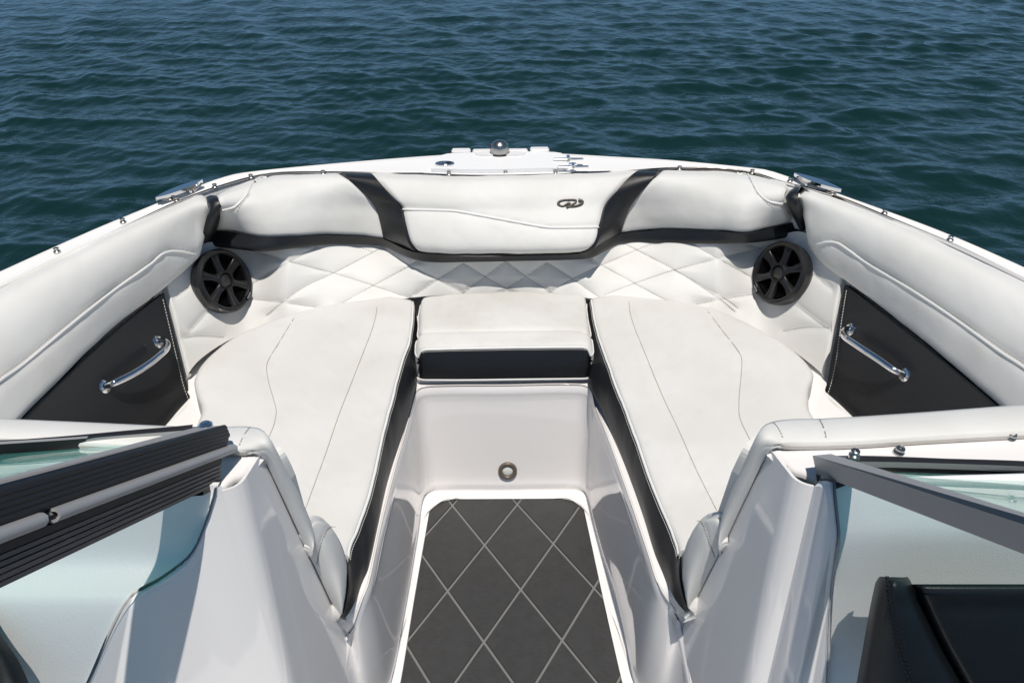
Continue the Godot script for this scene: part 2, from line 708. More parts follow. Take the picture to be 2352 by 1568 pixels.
func stud(where: Vector3, up: Vector3, parent: Node3D, s := 1.0) -> void:
	var st := SurfaceTool.new()
	st.begin(Mesh.PRIMITIVE_TRIANGLES)
	lathe(st, [[0.0095 * s, -0.004], [0.0095 * s, 0.002 * s], [0.0068 * s, 0.0042 * s], [0.0056 * s, 0.006 * s], [0.0076 * s, 0.0085 * s], [0.0076 * s, 0.011 * s], [0.0062 * s, 0.012 * s], [0.0038 * s, 0.0115 * s], [0.0032 * s, 0.009 * s], [0, 0.009 * s]], where, up, 18)
	part("snap_stud", st.commit(), "steel", parent)

func bow_hardware() -> void:
	for p in [[130, 575], [282, 507], [405, 458], [493, 427], [576, 405], [742, 396], [1031, 398], [1161, 395], [1276, 395], [1561, 386], [1728, 394], [1815, 413], [1912, 443], [2032, 487], [2183, 548]]:
		stud(at(p[0], p[1] + 3, 0.810), Vector3.UP, hull)
	# anchor hatch with its lid, grip, latch, hinges
	var hatch := holder("anchor_hatch", hull)
	var H := 0.812
	var fore := func(pts: Array, called: String, thick: float, bevel: float, m: String, lift: float) -> void:
		var poly := PackedVector2Array()
		for v in line(pts + [pts[0]], pts.size() * 5, H, true):
			var q := at3(v)
			poly.append(Vector2(q.x, -q.z))
		poly.remove_at(poly.size() - 1)
		part(called, plate(poly, Vector3(0, H + lift, 0), Vector3.RIGHT, Vector3.FORWARD, thick, bevel), m, hatch)
	fore.call([[972, 397], [984, 374], [1008, 360], [1034, 356], [1150, 354], [1270, 354], [1316, 364], [1325, 392], [1240, 399], [1100, 401]], "hatch_recess", 0.002, 0.0, "nonskid", -0.001)
	fore.call([[990, 396], [998, 376], [1016, 364], [1042, 360], [1150, 357], [1262, 357], [1298, 364], [1307, 390], [1240, 395], [1100, 398]], "hatch_lid", 0.012, 0.003, "nonskid", 0.002)
	fore.call([[1090, 361], [1150, 358], [1209, 360], [1208, 365], [1150, 367], [1093, 366]], "hatch_grip", 0.005, 0.002, "gelcoat", 0.0145)
	for r in [[1037, 1081, 350.5, 358], [1085, 1213, 350, 354.5], [1218, 1262, 347.5, 356]]:
		var a := at(r[0], r[3], H)
		var b := at(r[1], r[3], H)
		var c := at(r[0], r[2], H)
		var dz := clampf(-(c.z - a.z), 0.03, 0.06)
		var poly := PackedVector2Array()
		var rr := 0.008
		for cc in [[a.x + rr, rr, PI], [b.x - rr, rr, 1.5 * PI], [b.x - rr, dz - rr, 0.0], [a.x + rr, dz - rr, 0.5 * PI]]:
			for k in 4:
				var an: float = cc[2] + k * PI / 6
				poly.append(Vector2(cc[0] + rr * cos(an), cc[1] + rr * sin(an)))
		part("deck_lug", plate(poly, Vector3(0, H - 0.002, a.z), Vector3.RIGHT, Vector3.FORWARD, 0.02 if r[1] - r[0] < 60 else 0.014, 0.004), "gelcoat", hatch)
	for x in [1034.5, 1083.0, 1215.5, 1266.0]:
		var a := at(x, 353.5, H)
		var bx := BoxMesh.new()
		bx.size = Vector3(0.007, 0.008, 0.05)
		var st := SurfaceTool.new()
		st.append_from(bx, 0, Transform3D(Basis(), a + Vector3(0, 0.001, 0)))
		part("drain_slot", st.commit(), "dark_gap", hatch)
	# latch: oval bezel with a dished turn handle
	var latch := holder("hatch_latch", hull)
	var lc := at(1021.6, 376.6, H + 0.015)
	var oval := PackedVector2Array()
	var oval2 := PackedVector2Array()
	for k in 28:
		var an := TAU * k / 28
		oval.append(Vector2(0.034 * cos(an), 0.022 * sin(an)))
		oval2.append(Vector2(0.013 + 0.010 * cos(an), 0.009 * sin(an)))
	part("latch_bezel", plate(oval, lc, Vector3.RIGHT, Vector3.FORWARD, 0.005, 0.002), "chrome", latch)
	part("latch_well", plate(oval2, lc + Vector3(0, 0.0055, 0), Vector3.RIGHT, Vector3.FORWARD, 0.001, 0.0), "dark_gap", latch)
	part("latch_ring", turned([[0.008, 0.004], [0.009, 0.007], [0.007, 0.008], [0.006, 0.006]], lc + Vector3(-0.012, 0, 0), Vector3.UP), "steel", latch)
	# two strap hinges
	for h in [[1305.5, 366.0], [1316.5, 383.6]]:
		var hinge := holder("hatch_hinge", hull)
		var c := at(h[0], h[1], H + 0.017)
		for s in [-1, 1]:
			var poly := PackedVector2Array([Vector2(0.004, -0.008), Vector2(0.052, -0.006), Vector2(0.054, 0.0), Vector2(0.052, 0.006), Vector2(0.004, 0.008)])
			for k in poly.size(): poly[k].x *= s
			part("hinge_leaf", plate(poly, c, Vector3.RIGHT, Vector3.FORWARD, 0.004, 0.0012), "chrome", hinge)
		part("hinge_barrel", tube(PackedVector3Array([c + Vector3(0, 0.006, 0.017), c + Vector3(0, 0.006, -0.015)]), 0.0065, 14), "chrome", hinge)
		part("hinge_pin", turned([[0.004, 0], [0.004, 0.001], [0, 0.0012]], c + Vector3(0, 0.006, 0.017), Vector3(0, 0, 1)), "steel", hinge)
	# bow light: chrome dome over red and green lenses
	var lamp := holder("bow_light", hull)
	var b := at(1147.7, 353.5, H + 0.012)
	var prof := [[0.034, 0.004], [0.034, 0.012]]
	for k in 9:
		var an := PI / 2 * k / 8
		prof.append([0.0335 * cos(an) * (1.0 if k < 8 else 0.0), 0.022 + 0.030 * sin(an)])
	part("light_hood", turned(prof, b, Vector3.UP, 32), "steel", lamp)
	part("light_base", turned([[0.038, -0.006], [0.038, 0.007], [0.031, 0.009]], b, Vector3.UP, 32), "rubber", lamp)
	for s in [-1, 1]:
		var st := SurfaceTool.new()
		st.begin(Mesh.PRIMITIVE_TRIANGLES)
		lathe(st, [[0.0, 0.008], [0.014, 0.008], [0.015, 0.02], [0.012, 0.034], [0.0, 0.038]], b + Vector3(s * 0.0205, 0, -0.008), Vector3.UP, 16)
		part("light_lens", st.commit(), "lens_red" if s < 0 else "lens_green", lamp, "red bow light lens" if s < 0 else "green bow light lens")
	# pop-up mooring cleats, one on each shoulder
	for e in [[366.0, 457.0, 468.0, 417.0, "port"], [1924.0, 438.0, 1822.0, 402.0, "starboard"]]:
		var cleat := holder("mooring_cleat", hull)
		var a := at(e[0], e[1], 0.830)
		var c := at(e[2], e[3], 0.830)
		var d := (c - a).normalized()
		var len := a.distance_to(c)
		var out := Vector3(-d.z, 0, d.x) * (1.0 if e[4] == "port" else -1.0)
		if out.x * a.x < 0: out = -out
		var cen := (a + c) / 2 + out * 0.012
		var poly := PackedVector2Array()
		for k in 30:
			var an := TAU * k / 30
			poly.append(Vector2(len * 0.53 * cos(an), 0.019 * sin(an) * (0.35 + 0.65 * absf(sin(an)))))
		part("cleat_horn", plate(poly, cen - Vector3(0, 0.006, 0), d, out if d.cross(out).y > 0 else -out, 0.011, 0.004), "chrome", cleat)
		for s in [-1, 1]:
			var st := SurfaceTool.new()
			st.begin(Mesh.PRIMITIVE_TRIANGLES)
			lathe(st, [[0.011, -0.05], [0.0085, -0.03], [0.0085, -0.012], [0.014, -0.004]], cen + d * (s * len * 0.2), Vector3.UP, 18)
			part("cleat_leg", st.commit(), "chrome", cleat)
			var w := PackedVector2Array([Vector2(0.0, 0.0), Vector2(len * 0.27 * s, 0.0), Vector2(len * 0.02 * s, -0.018)])
			part("cleat_web", plate(w, cen + d * (s * len * 0.22) - Vector3(0, 0.005, 0) - out * 0.004, d, Vector3.UP, 0.008, 0.001), "steel", cleat)
		var ov := PackedVector2Array()
		for k in 26:
			ov.append(Vector2(len * 0.40 * cos(TAU * k / 26), 0.021 * sin(TAU * k / 26)))
		part("cleat_base", plate(ov, cen - Vector3(0, 0.066, 0), d, out if d.cross(out).y > 0 else -out, 0.012, 0.003), "chrome", cleat)

# ---------------------------------------------------------------- bow backrest
const STRAP_L_OUT := [[782, 396], [801, 410], [835, 441], [864, 475], [875, 509], [883, 550]]
const STRAP_L_IN := [[849, 396], [876, 424], [907, 461], [921, 479], [929, 520], [940, 557], [958, 580]]
const STRAP_R_IN := [[1471, 390], [1447, 407], [1421, 434], [1391, 472], [1382, 506], [1374, 547], [1362, 568], [1338, 580]]
const STRAP_R_OUT := [[1517, 391], [1488, 420], [1464, 448], [1445, 475], [1433, 506], [1423, 538]]

func prof_h(t: float, x := 1157.0) -> float:
	# height on the backrest from its top edge (0) to its lower edge (1); the lower edge rises towards the corners
	var e := maxf(1.0 - t / 0.10, 0.0)
	return 0.617 + 0.212 * (1.0 - pow(t, 1.35)) - 0.022 * e * e + corner_rise(x) * t

func corner_rise(x: float) -> float:
	return 0.068 * smoothstep(270.0, 560.0, absf(x - 1157.0))

func raised(a: PackedVector3Array) -> PackedVector3Array:
	for k in a.size(): a[k].z += corner_rise(a[k].x)
	return a

func down(a: PackedVector3Array) -> PackedVector3Array:
	var out := PackedVector3Array()
	for k in a.size(): out.append(Vector3(a[k].x, a[k].y, prof_h(k / float(a.size() - 1), a[k].x)))
	return out

# panel between a left and a right edge, both run from top to bottom, bowed like top and bottom
func panel(left: Array, right: Array, top: Array, bottom: Array, nu: int, nv: int) -> Dictionary:
	var l := down(line(left, nv))
	var r := down(line(right, nv))
	var t := line(top, nu)
	var b := line(bottom, nu)
	var rws := []
	for j in nv:
		var v := j / float(nv - 1)
		var o := PackedVector3Array()
		for i in nu:
			var u := i / float(nu - 1)
			var tb: Vector3 = t[i].lerp(b[i], v)
			var lr: Vector3 = l[j].lerp(r[j], u)
			var cc: Vector3 = t[0].lerp(t[nu - 1], u).lerp(b[0].lerp(b[nu - 1], u), v)
			var q := tb + lr - cc
			o.append(Vector3(q.x, q.y, prof_h(v, q.x)))
		rws.append(o)
	return grid(rws)

func backrest() -> void:
	var rest := holder("bow_backrest", hull)
	var top_c := [[849, 396], [938, 400], [1020, 403], [1156, 402], [1328, 398], [1396, 396], [1471, 390]]
	var bot_c := [[958, 580], [986, 584.5], [1054, 587], [1156, 587], [1293, 584.5], [1338, 580]]
	centre_panel = panel(STRAP_L_IN, STRAP_R_IN, top_c, bot_c, 64, 34)
	stuff(centre_panel, 0.009, 0.022, [0, 1, 1, 1])
	var wave := [[921, 481], [960, 482], [1000, 483], [1046, 485], [1080, 491], [1140, 502], [1200, 513], [1240, 520], [1265, 523], [1320, 523], [1374, 522]]
	uneven(centre_panel, 0.004, 1.3)
	var wl := line(wave, 40)
	crease(centre_panel, [wl], 0.006, 0.007)
	var cp := part("centre_panel", shell(centre_panel, 0.03, 0.05), "white_vinyl", rest)
	centre_panel.erase("q")
	var pipe := laid(centre_panel, wave, 60, 0.0015)
	part("piping", tube(pipe, 0.0042, 8), "piping_vinyl", cp)
	part("stitching", stitches(beside(pipe, centre_panel.n[100], -0.009), 0.008, 0.0042, 0.0012), "thread", cp)
	emblem(cp)
	# straps
	for s in [[STRAP_L_OUT, STRAP_L_IN], [STRAP_R_IN, STRAP_R_OUT]]:
		var l := down(line(s[0], 30))
		var r := down(line(s[1], 30))
		var g := grid(transposed([l, mid_line(l, r, 0.25), mid_line(l, r, 0.5), mid_line(l, r, 0.75), r], 4))
		lift(g, 0.004)
		stuff(g, 0.006, 0.012, [0, 1, 0, 1])
		part("strap", shell(g, 0.02), "black_vinyl", rest)
	# side panels
	for s in [-1, 1]:
		var g: Dictionary
		var seam: Array
		var up_edge: Array
		var low_edge: Array
		if s < 0:
			g = panel([[492, 451], [503, 462], [505, 483], [501, 510], [492, 531]], STRAP_L_OUT, [[492, 446], [530, 428], [575, 411], [620, 402], [690, 399], [782, 396]], [[492, 531], [533, 534], [581, 544], [615, 547], [684, 544], [746, 541], [791, 542], [832, 544], [883, 550]], 50, 30)
			seam = [[612, 405], [588, 413], [574, 430], [564, 450], [540, 474], [526, 479], [504, 483]]
		else:
			g = panel(STRAP_R_OUT, [[1812, 424], [1803, 440], [1803, 469], [1812, 492], [1828, 510]], [[1517, 391], [1580, 392], [1650, 391], [1702, 396], [1753, 406], [1812, 422]], [[1423, 538], [1464, 533], [1548, 528], [1651, 532], [1695, 537], [1726, 536], [1787, 520], [1828, 510]], 50, 30)
			seam = [[1692, 395], [1719, 404], [1731, 423], [1743, 444], [1763, 461], [1780, 466], [1803, 469]]
		stuff(g, 0.009, 0.022, [0, 1, 1, 1])
		uneven(g, 0.004, 1.3)
		crease(g, [line(seam, 24)], 0.006, 0.007)
		var sp := part("side_panel", shell(g, 0.03, 0.05), "white_vinyl", rest)
		g.erase("q")
		var pp := laid(g, seam, 40, 0.0015)
		part("piping", tube(pp, 0.0040, 8), "piping_vinyl", sp)
		part("stitching", stitches(beside(pp, normal_at(g, seam[3][0], seam[3][1]), 0.008 * s), 0.008, 0.0042, 0.0012), "thread", sp)
	# black band along the lower edge
	var up := line([[470, 529], [492, 530], [533, 533], [581, 543], [615, 546], [684, 543], [746, 540], [791, 541], [832, 543], [883, 549], [925, 568], [958, 579], [986, 583], [1054, 586], [1156, 586], [1293, 583], [1336, 579], [1372, 563], [1423, 537], [1464, 532], [1548, 527], [1651, 531], [1695, 536], [1726, 535], [1787, 519], [1828, 509], [1850, 503]], 140, 0.620)
	var lo := line([[458, 560], [480, 563], [533, 570], [601, 577], [684, 570], [746, 564], [808, 563], [876, 566], [911, 581], [952, 598], [993, 604], [1060, 603], [1156, 601], [1328, 597], [1362, 593], [1389, 579], [1430, 560], [1498, 557], [1548, 558], [1668, 560], [1719, 560], [1780, 551], [1835, 539], [1856, 534]], 140, 0.582)
	up = raised(up)
	lo = raised(lo)
	var band := grid(rows([up, mid_line(up, lo, 0.5), lo], 4))
	lift(band, 0.004)
	stuff(band, 0.010, 0.016, [0, 0, 1, 0])
	part("lower_band", shell(band, 0.05), "black_vinyl", rest)
	# dark corner tabs where the backrest meets the coaming pads
	for s in [-1, 1]:
		var l: PackedVector3Array
		var r: PackedVector3Array
		if s < 0:
			l = line([[470, 449], [478, 470], [482, 500], [478, 535], [470, 560]], 14)
			r = line([[497, 452], [503, 462], [504, 483], [500, 510], [490, 535]], 14)
		else:
			l = line([[1814, 432], [1805, 445], [1804, 468], [1812, 492], [1830, 515]], 14)
			r = line([[1836, 433], [1834, 450], [1834, 480], [1840, 505], [1846, 530]], 14)
		var g := grid(transposed([down(l), mid_line(down(l), down(r), 0.5), down(r)], 4))
		lift(g, 0.004)
		stuff(g, 0.02, 0.03, [1, 0 if s < 0 else 0, 0, 0])
		part("corner_tab", shell(g, 0.03), "black_vinyl", rest)

func mid_line(a: PackedVector3Array, b: PackedVector3Array, t: float) -> PackedVector3Array:
	var o := PackedVector3Array()
	for k in a.size(): o.append(a[k].lerp(b[k], t))
	return o

func transposed(rails: Array, per: int) -> Array:
	return rows(rails, per)

func lift(g: Dictionary, d: float) -> void:
	var p: PackedVector3Array = g.p
	for k in p.size(): p[k] += g.n[k] * d
	g.p = p
	g.erase("q")

func emblem(parent: Node3D) -> void:
	# a looped ribbon: [column, row, width] in a close view of the badge
	var strokes := [
		[[1225, 668, 14], [1120, 725, 40], [1030, 775, 58], [950, 800, 72], [870, 785, 64], [805, 750, 52], [778, 700, 44], [812, 640, 52], [930, 588, 60], [1100, 562, 66], [1300, 556, 74], [1420, 568, 84], [1462, 605, 90], [1420, 665, 92], [1310, 735, 84], [1190, 800, 66], [1085, 845, 22]],
		[[1085, 846, 22], [1180, 828, 58], [1340, 818, 54], [1500, 786, 48], [1620, 735, 42], [1688, 670, 36], [1675, 620, 28], [1610, 588, 22], [1532, 576, 14]]]
	var badge := holder("emblem", parent)
	for s in strokes:
		var c := PackedVector3Array()
		for p in s: c.append(Vector3(p[0], p[1], p[2]))
		var ev := even(c, 60)
		var left := PackedVector3Array()
		var right := PackedVector3Array()
		for i in ev.size():
			var d := ev[mini(i + 1, 59)] - ev[maxi(i - 1, 0)]
			var o := Vector2(-d.y, d.x).normalized() * ev[i].z * 0.36
			for e in [[1, left], [-1, right]]:
				var q := Vector2(ev[i].x, ev[i].y) + o * float(e[0])
				e[1].append(on(centre_panel, 1234.6 + q.x * 0.06104, 424.9 + q.y * 0.06104, 0.004))
		var g := grid3([left, right])
		var rws := []
		for t in [0.0, 0.25, 0.5, 0.75, 1.0]:
			var o := PackedVector3Array()
			for i in left.size(): o.append(left[i].lerp(right[i], t) + g.n[i] * 0.0022 * sin(t * PI))
			rws.append(o)
		part("emblem_ribbon", shell(grid3(rws), 0.006), "emblem_bronze", badge)

# ---------------------------------------------------------------- quilted wall with speakers
func quilted_wall() -> void:
	var n := 230
	var top := raised(line([[346, 694, 0.480], [368, 660, 0.505], [400, 618, 0.548], [440, 575, 0.584], [480, 556, 0.588], [533, 560, 0.588], [601, 566, 0.585], [684, 560, 0.588], [746, 555, 0.590], [808, 555, 0.590], [870, 557, 0.590], [911, 572, 0.588], [952, 588, 0.586], [993, 594, 0.585], [1156, 592, 0.585], [1328, 588, 0.585], [1362, 583, 0.586], [1395, 568, 0.588], [1430, 552, 0.590], [1498, 548, 0.590], [1548, 549, 0.590], [1668, 551, 0.588], [1719, 550, 0.588], [1780, 543, 0.588], [1835, 531, 0.588], [1880, 550, 0.584], [1920, 595, 0.548], [1950, 642, 0.505], [1974, 680, 0.480]], n))
	var bottom := line([[408, 962, 0.342], [414, 925, 0.350], [422, 880, 0.362], [446, 838, 0.378], [490, 802, 0.392], [540, 774, 0.408], [620, 740, 0.432], [700, 718, 0.450], [800, 702, 0.46], [880, 692, 0.461], [960, 682, 0.462], [1060, 676, 0.462], [1156, 674, 0.462], [1260, 676, 0.462], [1350, 684, 0.462], [1440, 692, 0.461], [1540, 702, 0.458], [1630, 714, 0.445], [1730, 754, 0.418], [1800, 792, 0.400], [1862, 835, 0.378], [1896, 868, 0.365], [1916, 905, 0.352], [1926, 940, 0.342]], n)
	var m1 := PackedVector3Array()
	for k in n:
		var v := top[k].lerp(bottom[k], 0.5)
		m1.append(v)
	var rws := rows([top, m1, bottom], 26, false)
	# towards both corners the wall turns and faces inboard; it dives behind the side panels' front edges
	for r in rws.size():
		for k in n:
			var v: Vector3 = rws[r][k]
			var port := v.x < 1157.0
			var turn_by := smoothstep(665.0, 525.0, v.x) if port else smoothstep(1642.0, 1782.0, v.x)
			if turn_by > 0.0:
				var p := on_plane(v.x, v.y, at(407, 800, 0.452), Vector3(0.80, 0.43, 0.41)) if port else on_plane(v.x, v.y, at(1920, 790, 0.452), Vector3(-0.80, 0.43, 0.41))
				var past := (376.0 + 0.25 * (v.y - 672.0) + 3.0 - v.x) if port else (v.x - (1941.0 - 0.18 * (v.y - 652.0)) + 3.0)
				rws[r][k].z = lerpf(v.z, p.y, turn_by) - 0.012 * smoothstep(-8.0, 4.0, past)
	quilt = grid(rws)
	# keep the traced bottom lower than the cushions
	var q := [
		[[1064, 605], [1114, 636], [1157, 660], [1175, 672]], [[1161, 600], [1114, 636], [1078, 662], [1062, 675]], [[1161, 600], [1208, 635], [1252, 663], [1268, 674]], [[1256, 603], [1208, 635], [1170, 660], [1152, 672]],
		[[1256, 603], [1316, 640], [1362, 672], [1380, 684]], [[1382, 608], [1316, 640], [1273, 665], [1258, 674]], [[1382, 608], [1458, 650], [1533, 690], [1548, 700]], [[1340, 582], [1382, 608]],
		[[1463, 573], [1382, 608]], [[1436, 560], [1463, 573], [1550, 619], [1653, 686], [1690, 716]], [[1510, 555], [1463, 573]], [[1458, 650], [1550, 619], [1650, 593], [1740, 573], [1800, 550]], [[1458, 650], [1396, 674], [1380, 684]],
		[[1588, 558], [1650, 593], [1740, 642]], [[1600, 698], [1666, 685], [1746, 673]], [[1550, 619], [1666, 685], [1697, 708]], [[1725, 561], [1755, 574]],
		[[1064, 605], [1005, 642], [952, 677]], [[876, 568], [940, 610], [1005, 642], [1050, 664], [1066, 674]], [[964, 598], [940, 610], [857, 655], [780, 698]], [[766, 626], [857, 655], [921, 677], [945, 684]],
		[[876, 568], [856, 579], [766, 626], [690, 663], [610, 725]], [[815, 563], [856, 579]], [[730, 567], [665, 600], [566, 658]], [[563, 573], [665, 600], [766, 626]], [[563, 684], [649, 694], [726, 705]], [[480, 712], [440, 756]], [[424, 775], [455, 771], [515, 774]],
		[[404, 680], [435, 658]], [[1830, 700], [1880, 738], [1906, 756]], [[1800, 760], [1850, 751], [1908, 752]], [[1870, 630], [1910, 662]],
		[[690, 560], [730, 567]], [[548, 566], [575, 585]]]
	var ls := []
	for l in q: ls.append(line(l, maxi(4, l.size() * 3)))
	crease(quilt, ls, 0.009, 0.017)
	quilt.erase("q")
	var wall := part("quilted_wall", shell(quilt, 0.02, 0.04), "white_vinyl", hull)
	var rowsof := []
	for l in ls:
		var pts := PackedVector3Array()
		for v in l: pts.append(on(quilt, v.x, v.y, 0.0008))
		rowsof.append(pts)
	part("quilt_stitching", join_stitches(rowsof, 0.0075, 0.0045, 0.0011), "thread", wall)
	speaker(quilt, 503, 648, Vector3(0.83, 0.40, 0.38), -1)
	speaker(quilt, 1802, 630, Vector3(-0.83, 0.40, 0.38), 1)

func speaker(g: Dictionary, x: float, y: float, n: Vector3, s: int) -> void:
	var sp := holder("speaker", hull, "round black loudspeaker with six spokes and a small maker badge")
	var wa := on(g, x - 50, y, 0.0) - on(g, x + 50, y, 0.0)
	var wb := on(g, x, y - 60, 0.0) - on(g, x, y + 60, 0.0)
	var wn := wa.cross(wb).normalized()
	if wn.dot(eye - on(g, x, y, 0.0)) < 0: wn = -wn
	n = n.normalized()
	var c := on(g, x, y, 0.0) + n * 0.017
	var up := (Vector3.UP - n * n.y).normalized()
	var rt := up.cross(n)
	var R := 0.106
	part("bezel", turned([[R - 0.004, -0.03], [R, -0.012], [R, 0.012], [R - 0.004, 0.021], [R - 0.009, 0.024], [R - 0.015, 0.022], [R - 0.018, 0.016], [R - 0.020, -0.006]], c, n, 64), "speaker_plastic", sp)
	part("cone", turned([[R - 0.016, 0.006], [0.062, 0.0], [0.03, -0.008], [0.0, -0.010]], c, n, 48), "speaker_cone", sp)
	part("surround", turned([[R - 0.018, 0.006], [R - 0.024, 0.009], [R - 0.030, 0.004]], c, n, 48), "speaker_cone", sp)
	part("hub", turned([[0.032, -0.004], [0.033, 0.014], [0.029, 0.022], [0.0245, 0.022], [0.0235, 0.012]], c, n, 40), "speaker_plastic", sp)
	var dome := [[0.0240, 0.012]]
	for k in 6: dome.append([0.0235 * cos(PI / 2 * (k + 1) / 6.0), 0.012 + 0.008 * sin(PI / 2 * (k + 1) / 6.0)])
	var tw := part("tweeter_grille", turned(dome, c, n, 30), "speaker_mesh", sp)
	var ho := SurfaceTool.new()
	ho.begin(Mesh.PRIMITIVE_TRIANGLES)
	for a in range(-6, 7):
		for b in range(-6, 7):
			var q := Vector2(a * 0.0034 + (b & 1) * 0.0017, b * 0.003)
			if q.length() < 0.0205:
				var rr := q.length() / 0.0235
				lathe(ho, [[0.0011, 0.0], [0.0, 0.0002]], c + rt * q.x + up * q.y + n * (0.0126 + 0.008 * sqrt(1 - rr * rr)), n, 5)
	part("grille_holes", ho.commit(), "speaker_cone", tw)
	for k in 6:
		var an := TAU * k / 6 + 0.12 * s
		var d := up * cos(an) - rt * sin(an)
		var t := d.cross(n)
		var rws := []
		for j in 8:
			var f := j / 7.0
			var rad := lerpf(0.027, R - 0.010, f)
			var half := 0.0105 + 0.0085 * pow(absf(f - 0.30) * 1.4, 1.4)
			var z := 0.019 - 0.004 * sin(f * PI)
			var o := PackedVector3Array()
			for e in [[-1.0, -0.012], [-1.0, -0.003], [-0.82, 0.0], [-0.3, -0.0025], [0.3, -0.0025], [0.82, 0.0], [1.0, -0.003], [1.0, -0.012]]:
				o.append(c + d * rad + t * half * float(e[0]) + n * (z + float(e[1])))
			rws.append(o)
		part("spoke", shell(grid3(rws), 0.0), "speaker_plastic", sp)
	# badge low on the inboard side of the rim
	var an := deg_to_rad(151.0) * -s
	var d := up * cos(an) + rt * -sin(an) * -1.0
	d = up * cos(deg_to_rad(151.0)) + rt * sin(deg_to_rad(151.0)) * (1.0 if s < 0 else -1.0)
	var bc := c + d * (R - 0.013) + n * 0.0235
	var bu := (-d).normalized()
	var br := bu.cross(n)
	var poly := PackedVector2Array([Vector2(-0.017, -0.005), Vector2(0.017, -0.005), Vector2(0.0175, 0.0052), Vector2(-0.0175, 0.0052)])
	var bd := part("badge", plate(poly, bc, br, bu, 0.0025, 0.0006), "speaker_cone", sp)
	var tm := TextMesh.new()
	var f := SystemFont.new()
	f.font_names = PackedStringArray(["Droid Sans"])
	f.font_weight = 700
	f.font_italic = true
	tm.font = f
	tm.text = "FUSION"
	tm.font_size = 32
	tm.pixel_size = 0.00022
	tm.depth = 0.0008
	var ts := SurfaceTool.new()
	ts.append_from(tm, 0, Transform3D(Basis(br, bu, n), bc + n * 0.0029))
	part("badge_lettering", ts.commit(), "badge_silver", bd)

